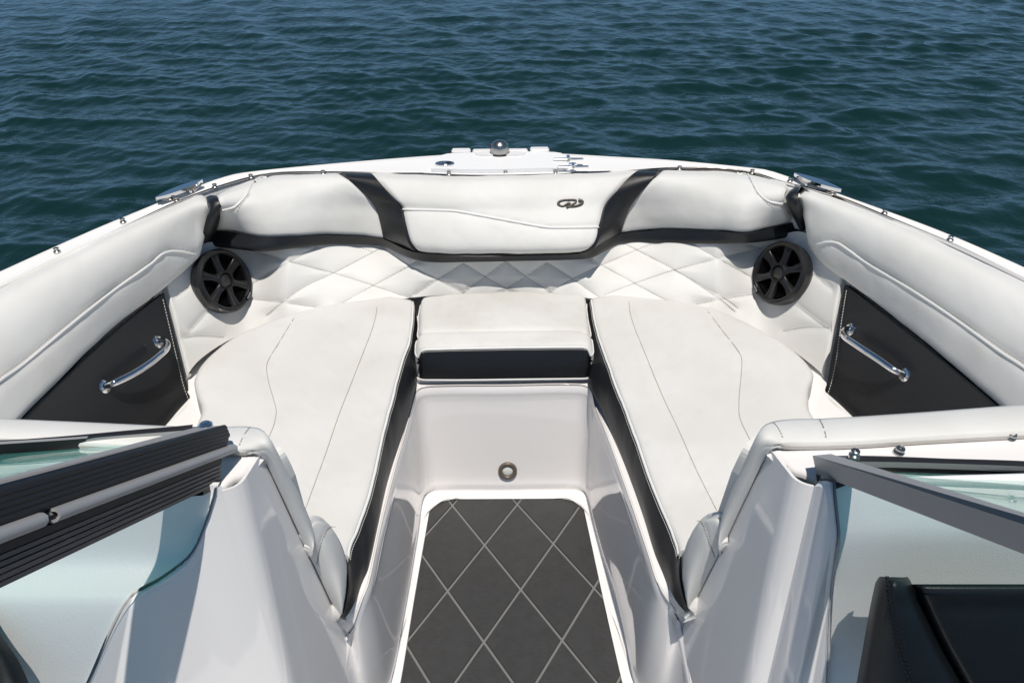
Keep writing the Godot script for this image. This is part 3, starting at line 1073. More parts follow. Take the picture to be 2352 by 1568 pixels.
# ---------------------------------------------------------------- coaming pads, side panels, grab handles
func coaming(s: int) -> void:
	var pad := holder("coaming_pad", hull, "white rolled coaming pad along the port gunwale" if s < 0 else "white rolled coaming pad along the starboard gunwale")
	var top: PackedVector3Array
	var low: PackedVector3Array
	var pipe: Array
	var n := 70
	if s < 0:
		top = line([[476, 449], [454, 449], [424, 462], [300, 515], [205, 558], [0, 662], [-150, 738], [-380, 855]], n, 0.806)
		low = line([[466, 591, 0.648], [452, 605, 0.642], [420, 632, 0.630], [376, 669, 0.614], [290, 736], [219, 799], [137, 878], [55, 963], [-30, 1055], [-150, 1190]], n, 0.605)
		pipe = [[456, 587], [430, 581], [397, 577], [373, 582], [342, 608], [256, 669], [154, 751], [51, 837], [0, 873], [-120, 965]]
	else:
		top = line([[1838, 432], [1857, 432], [1890, 443], [2027, 494], [2150, 550], [2352, 648], [2500, 722], [2730, 840]], n, 0.806)
		low = line([[1856, 571, 0.648], [1863, 584, 0.642], [1890, 611, 0.630], [1941, 649, 0.614], [2027, 715], [2129, 796], [2228, 878], [2310, 952], [2400, 1040], [2530, 1170]], n, 0.605)
		pipe = [[1866, 566], [1890, 558], [1914, 556], [1931, 561], [1992, 604], [2095, 666], [2197, 734], [2300, 809], [2352, 843], [2480, 940]]
	var a := mid_line(top, low, 0.10)
	var b := mid_line(top, low, 0.36)
	var c := mid_line(top, low, 0.70)
	for k in n:
		a[k].z = 0.816
		b[k].z = 0.770
		c[k].z = lerpf(0.770, low[k].z, 0.50)
	# the front end curves with the pad's end seam
	var endx := [0.0, 6.0, 8.0, 7.0, 0.0]
	var rl := [top, a, b, c, low]
	for r in 5:
		for k in 12:
			rl[r][k].x -= s * endx[r] * pow(1.0 - k / 12.0, 2)
	var g := grid(rows(rl, 7))
	stuff(g, 0.014, 0.025, [0, 0, 1, 1])
	uneven(g, 0.004, 1.0)
	crease(g, [line(pipe, 40)], 0.006, 0.008)
	var body := part("pad_cover", shell(g, 0.02, 0.05), "white_vinyl", pad)
	g.erase("q")
	var pp := laid(g, pipe, 70, 0.0015)
	part("piping", tube(pp, 0.0045, 8), "piping_vinyl", body)
	part("stitching", stitches(beside(pp, normal_at(g, pipe[4][0], pipe[4][1]), 0.010 * -s), 0.008, 0.0042, 0.0012), "thread", body)
	# black boxing under the pad and round its front end
	var edge := PackedVector3Array()
	var back := PackedVector3Array()
	var w: int = g.w
	for j in range(0, g.h):
		edge.append(g.p[j * w])
		back.append(g.p[j * w] - g.n[j * w] * 0.05)
	for i in range(1, w):
		edge.append(g.p[(g.h - 1) * w + i])
		back.append(g.p[(g.h - 1) * w + i] - g.n[(g.h - 1) * w + i] * 0.045 + Vector3(0, -0.012, 0))
	var cen := g.p[w * 17 + 35] as Vector3
	var e2 := PackedVector3Array()
	for k in edge.size():
		edge[k] = edge[k] + (edge[k] - cen).normalized() * 0.0015
		e2.append(edge[k].lerp(back[k], 0.35) + (edge[k] - cen).normalized() * 0.006)
	part("boxing", shell(grid3([edge, e2, back]), 0.004), "black_trim", pad)
	# black side panel below
	var pt: PackedVector3Array
	var pb: PackedVector3Array
	var front: Array
	if s < 0:
		pt = line([[376, 672], [290, 742], [219, 806], [137, 885], [55, 970], [-60, 1090], [-190, 1230]], 60, 0.606)
		pb = line([[437, 916], [410, 945], [385, 975], [330, 1036], [250, 1130], [150, 1260], [60, 1390]], 60, 0.328)
		front = [[377, 682], [391, 741], [407, 809], [424, 879], [437, 916]]
	else:
		pt = line([[1941, 652], [2027, 722], [2129, 803], [2228, 885], [2310, 959], [2420, 1070], [2545, 1200]], 60, 0.606)
		pb = line([[1896, 903], [1925, 928], [1952, 954], [2010, 1012], [2095, 1105], [2200, 1240], [2290, 1370]], 60, 0.328)
		front = [[1941, 661], [1929, 737], [1917, 823], [1905, 878], [1896, 903]]
	var sg := grid(rows([pt, mid_line(pt, pb, 0.5), pb], 10, false))
	var panel_o := part("side_panel", shell(sg, 0.02), "black_vinyl", hull, "black vinyl side panel under the port coaming pad" if s < 0 else "black vinyl side panel under the starboard coaming pad")
	sg.erase("q")
	var fr := laid(sg, front, 30, 0.0015)
	for k in fr.size(): fr[k] += Vector3(0, 0, 0.016)
	part("stitching", stitches(fr, 0.009, 0.006, 0.0013), "white_thread", panel_o)
	# white welt under the panel
	var wp := PackedVector3Array()
	for k in pb.size(): wp.append(at3(pb[k]) + Vector3(-s * 0.008, 0.0, 0.004))
	part("bottom_welt", tube(wp, 0.010, 10), "piping_vinyl", panel_o)
	# grab handle
	var gr := holder("grab_handle", hull)
	var path: Array
	if s < 0:
		path = [[239, 888, 0.0], [262, 879, 0.028], [300, 861, 0.046], [340, 836, 0.056], [366, 815, 0.057], [380, 801, 0.052], [382, 790, 0.042], [374, 783, 0.024], [361, 785, 0.0]]
	else:
		path = [[2079, 861, 0.0], [2054, 849, 0.028], [2020, 826, 0.046], [1982, 801, 0.056], [1954, 782, 0.057], [1941, 772, 0.052], [1939, 764, 0.042], [1944, 757, 0.024], [1954, 757, 0.0]]
	var nn := normal_at(sg, 300, 850) if s < 0 else normal_at(sg, 2020, 820)
	var mid0 := on(sg, 300, 840, 0.0) if s < 0 else on(sg, 2010, 815, 0.0)
	var c2 := PackedVector3Array()
	for q in path: c2.append(on_plane(q[0], q[1], mid0 + nn * float(q[2]), nn))
	var base_a := c2[0]
	var base_b := c2[c2.size() - 1]
	part("rail", tube(even(c2, 60), 0.0105, 18), "chrome", gr)
	for b0 in [base_a, base_b]:
		part("flange", turned([[0.019, -0.003], [0.019, 0.003], [0.016, 0.006], [0.0105, 0.007]], b0, nn, 28), "chrome", gr)

# ---------------------------------------------------------------- footwell moulding
# a rail through traced points that runs on aft along the consoles' inner faces at height aft_h
func rail3(pts: Array, h: float, aft_h: float, n: int) -> PackedVector3Array:
	var c := PackedVector3Array()
	if aft_h >= 0:
		c.append(Vector3(-(0.352 + 0.11 * aft_h), aft_h, -0.25))
		c.append(Vector3(-(0.352 + 0.11 * aft_h), aft_h, -0.98))
	for p in pts: c.append(at(p[0], p[1], p[2] if p.size() > 2 else h))
	if aft_h >= 0:
		c.append(Vector3(0.352 + 0.11 * aft_h, aft_h, -0.98))
		c.append(Vector3(0.352 + 0.11 * aft_h, aft_h, -0.25))
	return even(c, n)

func footwell() -> void:
	var n := 300
	# rails of the moulding, from the port console round the front to the starboard console
	var lip := rail3([[880, 1760], [900, 1650], [919, 1568], [950, 1380], [985, 1178], [989, 1156], [992, 1150], [998, 1147], [1010, 1146], [1160, 1145], [1318, 1144], [1328, 1145], [1334, 1148], [1337, 1154], [1343, 1176], [1385, 1370], [1430, 1568], [1452, 1650], [1480, 1760]], 0.004, -1.0, n)
	var foot := rail3([[897, 1568], [930, 1400], [958, 1240], [964, 1200], [970, 1160], [982, 1138], [1008, 1129], [1160, 1127], [1312, 1126], [1338, 1132], [1351, 1152], [1362, 1197], [1383, 1273], [1412, 1365], [1436, 1465], [1458, 1568]], 0.010, 0.010, n)
	var top := rail3([[800, 1467, 0.275], [815, 1430, 0.34], [835, 1375, 0.39], [848, 1344, 0.40], [876, 1213, 0.40], [906, 1091, 0.40], [934, 990, 0.39], [950, 925, 0.36], [960, 898, 0.36], [988, 890, 0.361], [1160, 888, 0.361], [1330, 886, 0.361], [1354, 895, 0.36], [1366, 935, 0.36], [1394, 1005, 0.39], [1441, 1137, 0.40], [1487, 1274, 0.40], [1511, 1347, 0.39], [1545, 1398, 0.34], [1562, 1441, 0.275]], 0.40, 0.22, n)
	var r := [lip, foot]
	for t in [0.06, 0.16, 0.5, 0.86, 0.95]: r.append(mid3(foot, top, t, Vector3.ZERO))
	# round the foot and the brow of the wall a little
	for k in n:
		var into := Vector3(-top[k].x, 0, -1.4 - top[k].z).normalized()
		r[2][k] += into * 0.004
		r[6][k] += into * 0.003
	var brow := PackedVector3Array()
	var ledge := PackedVector3Array()
	for k in n:
		var away := Vector3(top[k].x * 1.2, 0, minf(top[k].z + 1.75, 0.0)).normalized()
		brow.append(top[k] + away * 0.005 + Vector3(0, 0.003, 0))
		ledge.append(top[k] + away * 0.05 + Vector3(0, 0.003, 0))
	r.append(mid3(top, brow, 0.4, Vector3.ZERO))
	r.append(brow)
	r.append(ledge)
	var g := grid3(rows(r, 4))
	part("footwell", shell(g, 0.004), "gelcoat", hull)
	# the sole under the mat
	var fl := grid3([PackedVector3Array([Vector3(-0.36, -0.012, -1.92), Vector3(0.36, -0.012, -1.92)]), PackedVector3Array([Vector3(-0.6, -0.012, 0.6), Vector3(0.6, -0.012, 0.6)])])
	part("sole", shell(fl, 0.02), "gelcoat", hull)
	# moulded seat bases beside and ahead of the footwell
	for s in [-1, 1]:
		var inn: PackedVector3Array
		var out: PackedVector3Array
		if s < 0:
			inn = line([[952, 885], [939, 940], [888, 1108], [863, 1218], [842, 1312], [815, 1375], [795, 1410]], 40, 0.34)
			out = line([[560, 740], [440, 800], [420, 880], [437, 918], [385, 978], [330, 1040], [250, 1130]], 40, 0.35)
		else:
			inn = line([[1358, 882], [1375, 935], [1435, 1060], [1481, 1190], [1509, 1278], [1530, 1350], [1570, 1396]], 40, 0.34)
			out = line([[1760, 720], [1880, 780], [1905, 860], [1896, 905], [1952, 957], [2010, 1015], [2095, 1110]], 40, 0.35)
		part("seat_base", shell(grid(rows([inn, out], 8, false)), 0.01), "gelcoat", hull)
	var front := grid3([PackedVector3Array([Vector3(-0.33, 0.370, -1.985), Vector3(0.33, 0.370, -1.985)]), PackedVector3Array([Vector3(-0.42, 0.370, -2.5), Vector3(0.42, 0.370, -2.5)])])
	part("seat_base", shell(front, 0.01), "gelcoat", hull)
	# courtesy light in the forward wall
	var cl := holder("courtesy_light", hull)
	var w0 := on(g, 1166, 1080, 0.0)
	var nn := normal_at(g, 1166, 1080)
	part("light_ring", turned([[0.030, -0.004], [0.030, 0.006], [0.027, 0.010], [0.021, 0.010], [0.018, 0.006], [0.0165, 0.003]], w0, nn, 36), "emblem_bronze", cl)
	part("light_lens", turned([[0.018, 0.002], [0.015, 0.005], [0.009, 0.0065], [0.0, 0.007]], w0, nn, 30), "lens_white", cl)

# ---------------------------------------------------------------- consoles
# where the sight line of a traced point meets an upright plane
func on_upright(x: float, y: float, p: Vector3, along: Vector3) -> Vector3:
	return on_plane(x, y, p, along.cross(Vector3.UP).normalized())

func at_x(x: float, y: float, wx: float) -> Vector3:
	var d := ray(x, y)
	return eye + d * ((wx - eye.x) / d.x)

func console(s: int) -> void:
	var con := holder("console", hull, "white moulded port console beside the walkway" if s < 0 else "white moulded starboard console with black padded dash")
	# inner face: from the forward edge to the rounded aft corner, then the dash side, all upright
	var f_top := at(1767, 1028, 0.868) if s > 0 else at(601, 1038, 0.868)
	var junction := at(1564, 1442, 0.27) if s > 0 else at(799, 1466, 0.27)
	var f_bot := f_top + (junction - f_top) * (0.89 / 0.598)
	var face_n := (junction - f_top).cross(Vector3(s * 0.08, 0, 1)).normalized()
	var r_top := on_plane(1812, 1086, f_top, face_n) if s > 0 else on_plane(566, 1094, f_top, face_n)
	var r_low := on_plane(1704, 1568, f_top, face_n) if s > 0 else on_plane(676, 1568, f_top, face_n)
	var r_bot := r_top + (r_low - r_top) * ((r_top.y + 0.02) / (r_top.y - r_low.y))
	var along := Vector3(0.06, 0, 0.25).normalized() if s > 0 else Vector3(-0.20, 0, 0.17).normalized()
	# line of the dash edge, found on the upright plane of the dash side
	var turn_in := Vector3(s * 0.030, 0, 0.034)
	var q_top := r_top + turn_in
	var q_bot := r_bot + turn_in
	var edge_px: Array
	if s < 0:
		edge_px = [[516, 1128], [509, 1142], [491, 1204], [451, 1294], [392, 1344], [325, 1384], [280, 1447], [225, 1568], [170, 1690], [120, 1800]]
	else:
		edge_px = [[1893, 1118], [1898, 1140], [1905, 1200], [1909, 1249], [1902, 1310], [1895, 1368], [1890, 1450], [1886, 1568], [1880, 1680], [1872, 1790]]
	var rim := PackedVector3Array([q_top])
	for v in line(edge_px, 40, 0.0):
		var p := on_upright(v.x, v.y, q_top, along)
		if (p - q_top).dot(along) > (rim[rim.size() - 1] - q_top).dot(along) + 0.004: rim.append(p)
	rim = even(rim, 40)
	var rws := []
	var nrow := 26
	for j in nrow:
		var t := j / float(nrow - 1)
		var o := PackedVector3Array()
		var fp := f_top.lerp(f_bot, t)
		var rp := r_top.lerp(r_bot, t)
		var back_in := fp + Vector3(s * 0.05, 0, -0.004)
		o.append(back_in)
		o.append(fp + Vector3(s * 0.006, 0, -0.004))
		o.append(fp + Vector3(s * 0.001, 0, 0.002))
		for u in [0.06, 0.2, 0.4, 0.6, 0.8, 0.9, 0.95]: o.append(fp.lerp(rp, u))
		var d0 := (rp - fp).normalized()
		var qp := q_top.lerp(q_bot, t)
		for u in [0.0, 0.2, 0.4, 0.6, 0.8, 1.0]:
			# a round corner that starts along the face and ends along the dash side
			var c1 := rp + Vector3(s * 0.003, 0, 0.026)
			o.append(rp * (1 - u) * (1 - u) + c1 * 2 * u * (1 - u) + qp * u * u)
		rws.append(o)
	part("console_face", shell(grid3(rws), 0.006), "gelcoat", con)
	# dash side below its edge
	var lowr := PackedVector3Array()
	for k in rim.size():
		var u := k / float(rim.size() - 1)
		lowr.append(q_bot + along * (rim[k] - q_top).dot(along))
	part("dash_side", shell(grid3([rim, mid3(rim, lowr, 0.05, Vector3.ZERO), mid3(rim, lowr, 0.5, Vector3.ZERO), lowr]), 0.006), "gelcoat", con)
	# dash top, from that edge outboard
	var d1 := PackedVector3Array()
	var d2 := PackedVector3Array()
	var d3 := PackedVector3Array()
	var d4 := PackedVector3Array()
	for k in rim.size():
		var p := rim[k]
		d1.append(p + Vector3(s * 0.008, 0.010, 0.0))
		d2.append(p + Vector3(s * 0.022, 0.013, 0.0))
		d3.append(p + Vector3(s * 0.20, 0.018, 0.0))
		d4.append(Vector3(s * 1.2, p.y + 0.022, p.z))
	var dg := grid3(rows([rim, d1, d2, d3, d4], 3))
	part("dash_top", shell(dg, 0.01), "nonskid", con)
	# flat top with a soft edge, from the pads back to the windscreen
	var fe: PackedVector3Array
	var be: PackedVector3Array
	if s < 0:
		fe = line([[603, 1042], [600, 1036], [585, 1029], [540, 1024], [450, 1016], [330, 1006], [150, 990], [0, 980], [-200, 970], [-420, 960]], 70, 0.872)
		be = line([[574, 1080], [560, 1090], [540, 1096], [524, 1108], [505, 1118], [420, 1100], [250, 1075], [0, 1050], [-200, 1040], [-420, 1030]], 70, 0.868)
	else:
		fe = line([[1766, 1034], [1768, 1026], [1780, 1018], [1820, 1014], [1900, 1011], [2050, 1003], [2200, 994], [2352, 986], [2500, 978], [2750, 962]], 70, 0.872)
		be = line([[1806, 1072], [1822, 1080], [1846, 1086], [1872, 1098], [1895, 1108], [1990, 1100], [2120, 1096], [2352, 1096], [2500, 1096], [2750, 1096]], 70, 0.868)
	var tg := grid(rows([fe, mid_line(fe, be, 0.1), mid_line(fe, be, 0.5), mid_line(fe, be, 0.9), be], 3))
	stuff(tg, 0.012, 0.014, [1, 0, 1, 1])
	part("console_top", shell(tg, 0.012), "gelcoat", con)
	# bulkhead ahead, behind the seat pads
	var b1 := PackedVector3Array()
	var b2 := PackedVector3Array()
	for k in 20:
		var p := at3(fe[3 + k * 3])
		b1.append(p + Vector3(0, -0.008, 0.012))
		b2.append(Vector3(p.x, 0.30, p.z - 0.12))
	part("bulkhead", shell(grid3([b1, b2]), 0.01), "gelcoat", con)
	for q in ([[2065, 1038], [2321, 1005]] if s > 0 else []):
		stud(at(q[0], q[1], 0.873), Vector3(0, 1, 0.25), hull, 1.0)
	# black upholstered dash pads, lying on the dash
	if s > 0:
		var hb := [0.800, 0.765, 0.715, 0.650, 0.600]
		var lx := [2012, 1998, 1984, 1966, 1954]
		var rx := [2092, 2124, 2164, 2222, 2262]
		var yy := [1334, 1400, 1480, 1580, 1650]
		var rl := []
		for e in [[0.0, 0.0], [0.10, 0.035], [0.30, 0.055], [0.55, 0.062], [0.80, 0.055], [0.93, 0.042], [1.0, 0.03]]:
			var c := [[lerpf(lx[0], rx[0], e[0]), yy[0] + 2, hb[0] + float(e[1]) * 0.1]]
			for k in 5: c.append([lerpf(lx[k], rx[k], e[0]), yy[k] - (9 if e[0] > 0.05 and e[0] < 0.95 and k == 0 else 0), hb[k] + float(e[1])])
			rl.append(line(c, 30))
		var g := grid(rows(rl, 4))
		var dp := part("dash_bolster", shell(g, 0.01), "black_vinyl", con)
		g.erase("q")
		var sl := []
		for off in [0.0, 9.0]:
			sl.append(laid(g, [[2034 + off, 1330], [2042 + off, 1390], [2058 + off, 1475], [2090 + off, 1568]], 24, 0.001))
		part("stitching", join_stitches(sl, 0.007, 0.004, 0.0011), "rubber", dp)
		var rl2 := []
		for e in [[0.0, 0.028], [12.0, 0.045], [40.0, 0.052], [140.0, 0.056], [280.0, 0.058], [460.0, 0.058]]:
			var c := [[rx[0] + float(e[0]), yy[0] + 8, hb[0] + float(e[1]) * 0.1]]
			for k in 5: c.append([rx[k] + float(e[0]), yy[k] + 2, hb[k] + float(e[1])])
			rl2.append(line(c, 30))
		var g2 := grid(rows(rl2, 6))
		part("dash_pad", shell(g2, 0.015), "black_vinyl", con)
	else:
		var l := line([[-200, 1360, 0.80], [-190, 1450, 0.77], [-170, 1540, 0.73], [-150, 1640, 0.69]], 20)
		var r := line([[-40, 1395, 0.775], [8, 1488, 0.74], [50, 1570, 0.70], [95, 1660, 0.66]], 20)
		var g := grid(rows([l, mid_line(l, r, 0.5), r], 6))
		stuff(g, 0.02, 0.03, [0, 0, 1, 1])
		part("dash_pad", shell(g, 0.03), "black_vinyl", con)

# pads

# ---------------------------------------------------------------- pads in front of the consoles
func aft_pads(s: int) -> void:
	var pad := holder("aft_backrest", hull, "pale vinyl backrest pad wrapped round the port console" if s < 0 else "pale vinyl backrest pad wrapped round the starboard console")
	var f_top := at(1767, 1028, 0.868) if s > 0 else at(601, 1038, 0.868)
	var junction := at(1564, 1442, 0.27) if s > 0 else at(799, 1466, 0.27)
	var face_n := (junction - f_top).cross(Vector3(s * 0.08, 0, 1)).normalized()
	if face_n.x * s > 0: face_n = -face_n
	# one padded roll: along the top from outboard to the inner corner, then down beside the console.
	# stations: [outer column, row, inner column, row, how far it has turned on to the console's inner face]
	var sts: Array
	if s < 0:
		sts = [[-420, 930, -420, 990, 0], [-150, 945, -150, 1003, 0], [0, 957, 0, 1011, 0], [200, 966, 200, 1021, 0], [400, 975, 400, 1030, 0], [500, 977, 495, 1034, 0], [560, 974, 545, 1036, 0], [592, 976, 574, 1037, 0.2], [612, 986, 592, 1040, 0.6], [632, 1010, 604, 1050, 1], [655, 1056, 622, 1088, 1], [686, 1114, 650, 1148, 1], [710, 1170, 676, 1204, 1], [724, 1206, 695, 1244, 1], [728, 1232, 704, 1262, 1], [724, 1258, 710, 1274, 1], [716, 1276, 713, 1280, 1]]
	else:
		sts = [[2750, 905, 2750, 978, 0], [2500, 916, 2500, 988, 0], [2352, 924, 2352, 995, 0], [2150, 940, 2150, 1006, 0], [1960, 953, 1960, 1018, 0], [1881, 957, 1881, 1020, 0], [1820, 958, 1830, 1021, 0], [1768, 964, 1794, 1022, 0.2], [1744, 977, 1776, 1028, 0.6], [1724, 1010, 1762, 1044, 1], [1694, 1074, 1736, 1098, 1], [1666, 1140, 1706, 1160, 1], [1650, 1190, 1682, 1210, 1], [1645, 1222, 1667, 1242, 1], [1646, 1246, 1659, 1260, 1], [1652, 1266, 1656, 1270, 1]]
	var a0 := PackedVector3Array()
	var b0 := PackedVector3Array()
	for q in sts:
		a0.append(Vector3(q[0], q[1], q[4]))
		b0.append(Vector3(q[2], q[3], q[4]))
	var nk := 110
	var ea := PackedVector3Array()
	var eb := PackedVector3Array()
	# sample both edges at the same stations
	var acc := [0.0]
	for i in range(1, a0.size()): acc.append(acc[i - 1] + (a0[i] - a0[i - 1]).length() + 6.0)
	for k in nk:
		var want: float = acc[acc.size() - 1] * (1.0 - pow(1.0 - k / float(nk - 1), 1.7))
		var i := 0
		while i < acc.size() - 2 and acc[i + 1] < want: i += 1
		var t: float = clampf((want - acc[i]) / (acc[i + 1] - acc[i]), 0, 1)
		ea.append(a0[i].cubic_interpolate(a0[i + 1], a0[maxi(i - 1, 0)], a0[mini(i + 2, a0.size() - 1)], t))
		eb.append(b0[i].cubic_interpolate(b0[i + 1], b0[maxi(i - 1, 0)], b0[mini(i + 2, b0.size() - 1)], t))
	var rws := []
	var nv := 17
	for j in nv:
		var v := j / float(nv - 1)
		var o := PackedVector3Array()
		for k in nk:
			var q := ea[k].lerp(eb[k], v)
			var w := clampf(q.z, 0, 1)
			var hh := 0.850 + 0.040 * sin(pow(v, 0.6) * PI * 0.62 + 0.02)
			var up := at(q.x, q.y, hh)
			var swell := 0.026 * sin((0.35 + v * 0.65) * PI) * (1.0 - 0.8 * smoothstep(0.90, 1.0, k / float(nk - 1)))
			o.append(up.lerp(on_plane(q.x, q.y, f_top + face_n * (0.001 + swell), face_n), w))
		rws.append(o)
	for again in 6:
		for j in nv:
			var old: PackedVector3Array = rws[j].duplicate()
			for k in range(1, nk - 1): rws[j][k] = (old[k - 1] + old[k] * 2 + old[k + 1]) / 4.0
	var g := grid3(rws)
	stuff(g, 0.022, 0.024, [1, 0, 0, 0])
	stuff(g, 0.006, 0.008, [0, 0, 1, 0])
	var seams: Array = [[[574, 982], [567, 990], [556, 1008], [548, 1026]]] if s < 0 else [[[1778, 972], [1786, 981], [1795, 998], [1799, 1010]], [[1883, 964], [1889, 975], [1896, 995], [1898, 1008]]]
	var sl := []
	for q in seams: sl.append(line(q, 12))
	crease(g, sl, 0.003, 0.005)
	var roll := part("padded_roll", shell(g, 0.008, 0.06, true), "white_vinyl", pad)
	g.erase("q")
	for q in seams:
		part("stitching", stitches(laid(g, q, 20, 0.001), 0.007, 0.004, 0.0012), "thread", roll)
	# front of the backrest below the roll
	var t3 := PackedVector3Array()
	var l3 := PackedVector3Array()
	for k in 70:
		var p: Vector3 = rws[1][k]
		t3.append(p + Vector3(0, -0.035, 0.01))
		l3.append(p + Vector3(0, -0.37, -0.06))
	part("backrest_front", shell(grid3([t3, mid3(t3, l3, 0.5, Vector3(0, 0, -0.012)), l3]), 0.02, 0.05), "white_vinyl", pad)
	# the inner end that runs down beside the console, and the short pad at the seat's aft end
	var o2: Array
	var i2: Array
	var seam2: Array
	if s < 0:
		o2 = [[722, 1188], [748, 1190], [770, 1208], [787, 1236], [799, 1268], [804, 1299], [802, 1340], [794, 1396], [787, 1432]]
		i2 = [[684, 1226], [694, 1245], [708, 1272], [722, 1300], [735, 1328], [748, 1356], [762, 1386], [774, 1412], [785, 1436]]
		seam2 = [[769, 1211], [757, 1211], [748, 1218], [740, 1236], [733, 1262], [728, 1296]]
	else:
		o2 = [[1648, 1177], [1610, 1187], [1586, 1212], [1568, 1247], [1560, 1295], [1564, 1341], [1573, 1389], [1582, 1418]]
		i2 = [[1676, 1220], [1665, 1242], [1648, 1278], [1632, 1310], [1618, 1338], [1604, 1366], [1592, 1392], [1582, 1420]]
		seam2 = [[1602, 1197], [1610, 1198], [1620, 1212], [1630, 1247], [1636, 1262], [1642, 1280]]
	for e in [[o2, i2, 0.022, 0.022, "lower_pad", seam2]]:
		a0 = line(e[0], 50, 0.0)
		b0 = line(e[1], 50, 0.0)
		rws = []
		for t in 15:
			var v := t / 14.0
			var o := PackedVector3Array()
			for k in 50:
				var q := a0[k].lerp(b0[k], v)
				var u := k / 49.0
				var swell: float = (float(e[2]) + float(e[3])) * sin((0.35 + v * 0.65) * PI) * pow(sin(clampf(u * 0.94 + 0.05, 0, 1) * PI), 0.4)
				o.append(on_plane(q.x, q.y, f_top + face_n * (0.001 + swell), face_n))
			rws.append(o)
		var gg := grid3(rws)
		stuff(gg, 0.030, 0.035, [1, 0, 0, 0])
		stuff(gg, 0.010, 0.015, [0, 0, 0, 1])
		if e[5].size() > 0:
			crease(gg, [line(e[5], 14)], 0.0025, 0.004)
		var o := part(e[4], shell(gg, 0.02, 0.06, true), "white_vinyl", pad)
		if e[5].size() > 0:
			gg.erase("q")
			part("stitching", stitches(laid(gg, e[5], 20, 0.001), 0.007, 0.004, 0.0011), "thread", o)

# ---------------------------------------------------------------- windscreen
func bar(rails: Array, n := 12) -> ArrayMesh:
	# rails: traced pairs of end points, the profile closed round them
	var rws := []
	for r in rails:
		var o := PackedVector3Array()
		for k in n: o.append((r[0] as Vector3).lerp(r[1], k / float(n - 1)))
		rws.append(o)
	var st := SurfaceTool.new()
	st.begin(Mesh.PRIMITIVE_TRIANGLES)
	var c := Vector3.ZERO
	for r in rails: c += (r[0] as Vector3) / rails.size()
	var c2 := Vector3.ZERO
	for r in rails: c2 += (r[1] as Vector3) / rails.size()
	for k in rws.size():
		var a: PackedVector3Array = rws[k]
		var b: PackedVector3Array = rws[(k + 1) % rws.size()]
		var nn := (a[n - 1] - a[0]).cross(b[0] - a[0]).normalized()
		var outw := nn.dot((a[0] + b[0]) / 2 - c) > 0
		if not outw: nn = -nn
		st.set_normal(nn)
		var q := [a[0], a[n - 1], b[n - 1], a[0], b[n - 1], b[0]]
		if outw: q = [a[0], b[n - 1], a[n - 1], a[0], b[0], b[n - 1]]
		for v in q: st.add_vertex(v)
	for e in [[0, c], [n - 1, c2]]:
		for k in rws.size():
			var a: PackedVector3Array = rws[k]
			var b: PackedVector3Array = rws[(k + 1) % rws.size()]
			st.set_normal(((a[0] - a[n - 1]) * (1 if e[0] == 0 else -1)).normalized())
			for v in [e[1], a[e[0]], b[e[0]]]: st.add_vertex(v)
	return st.commit()

func extend(a: Vector3, b: Vector3, by: float) -> Array:
	return [a, b + (b - a).normalized() * by]

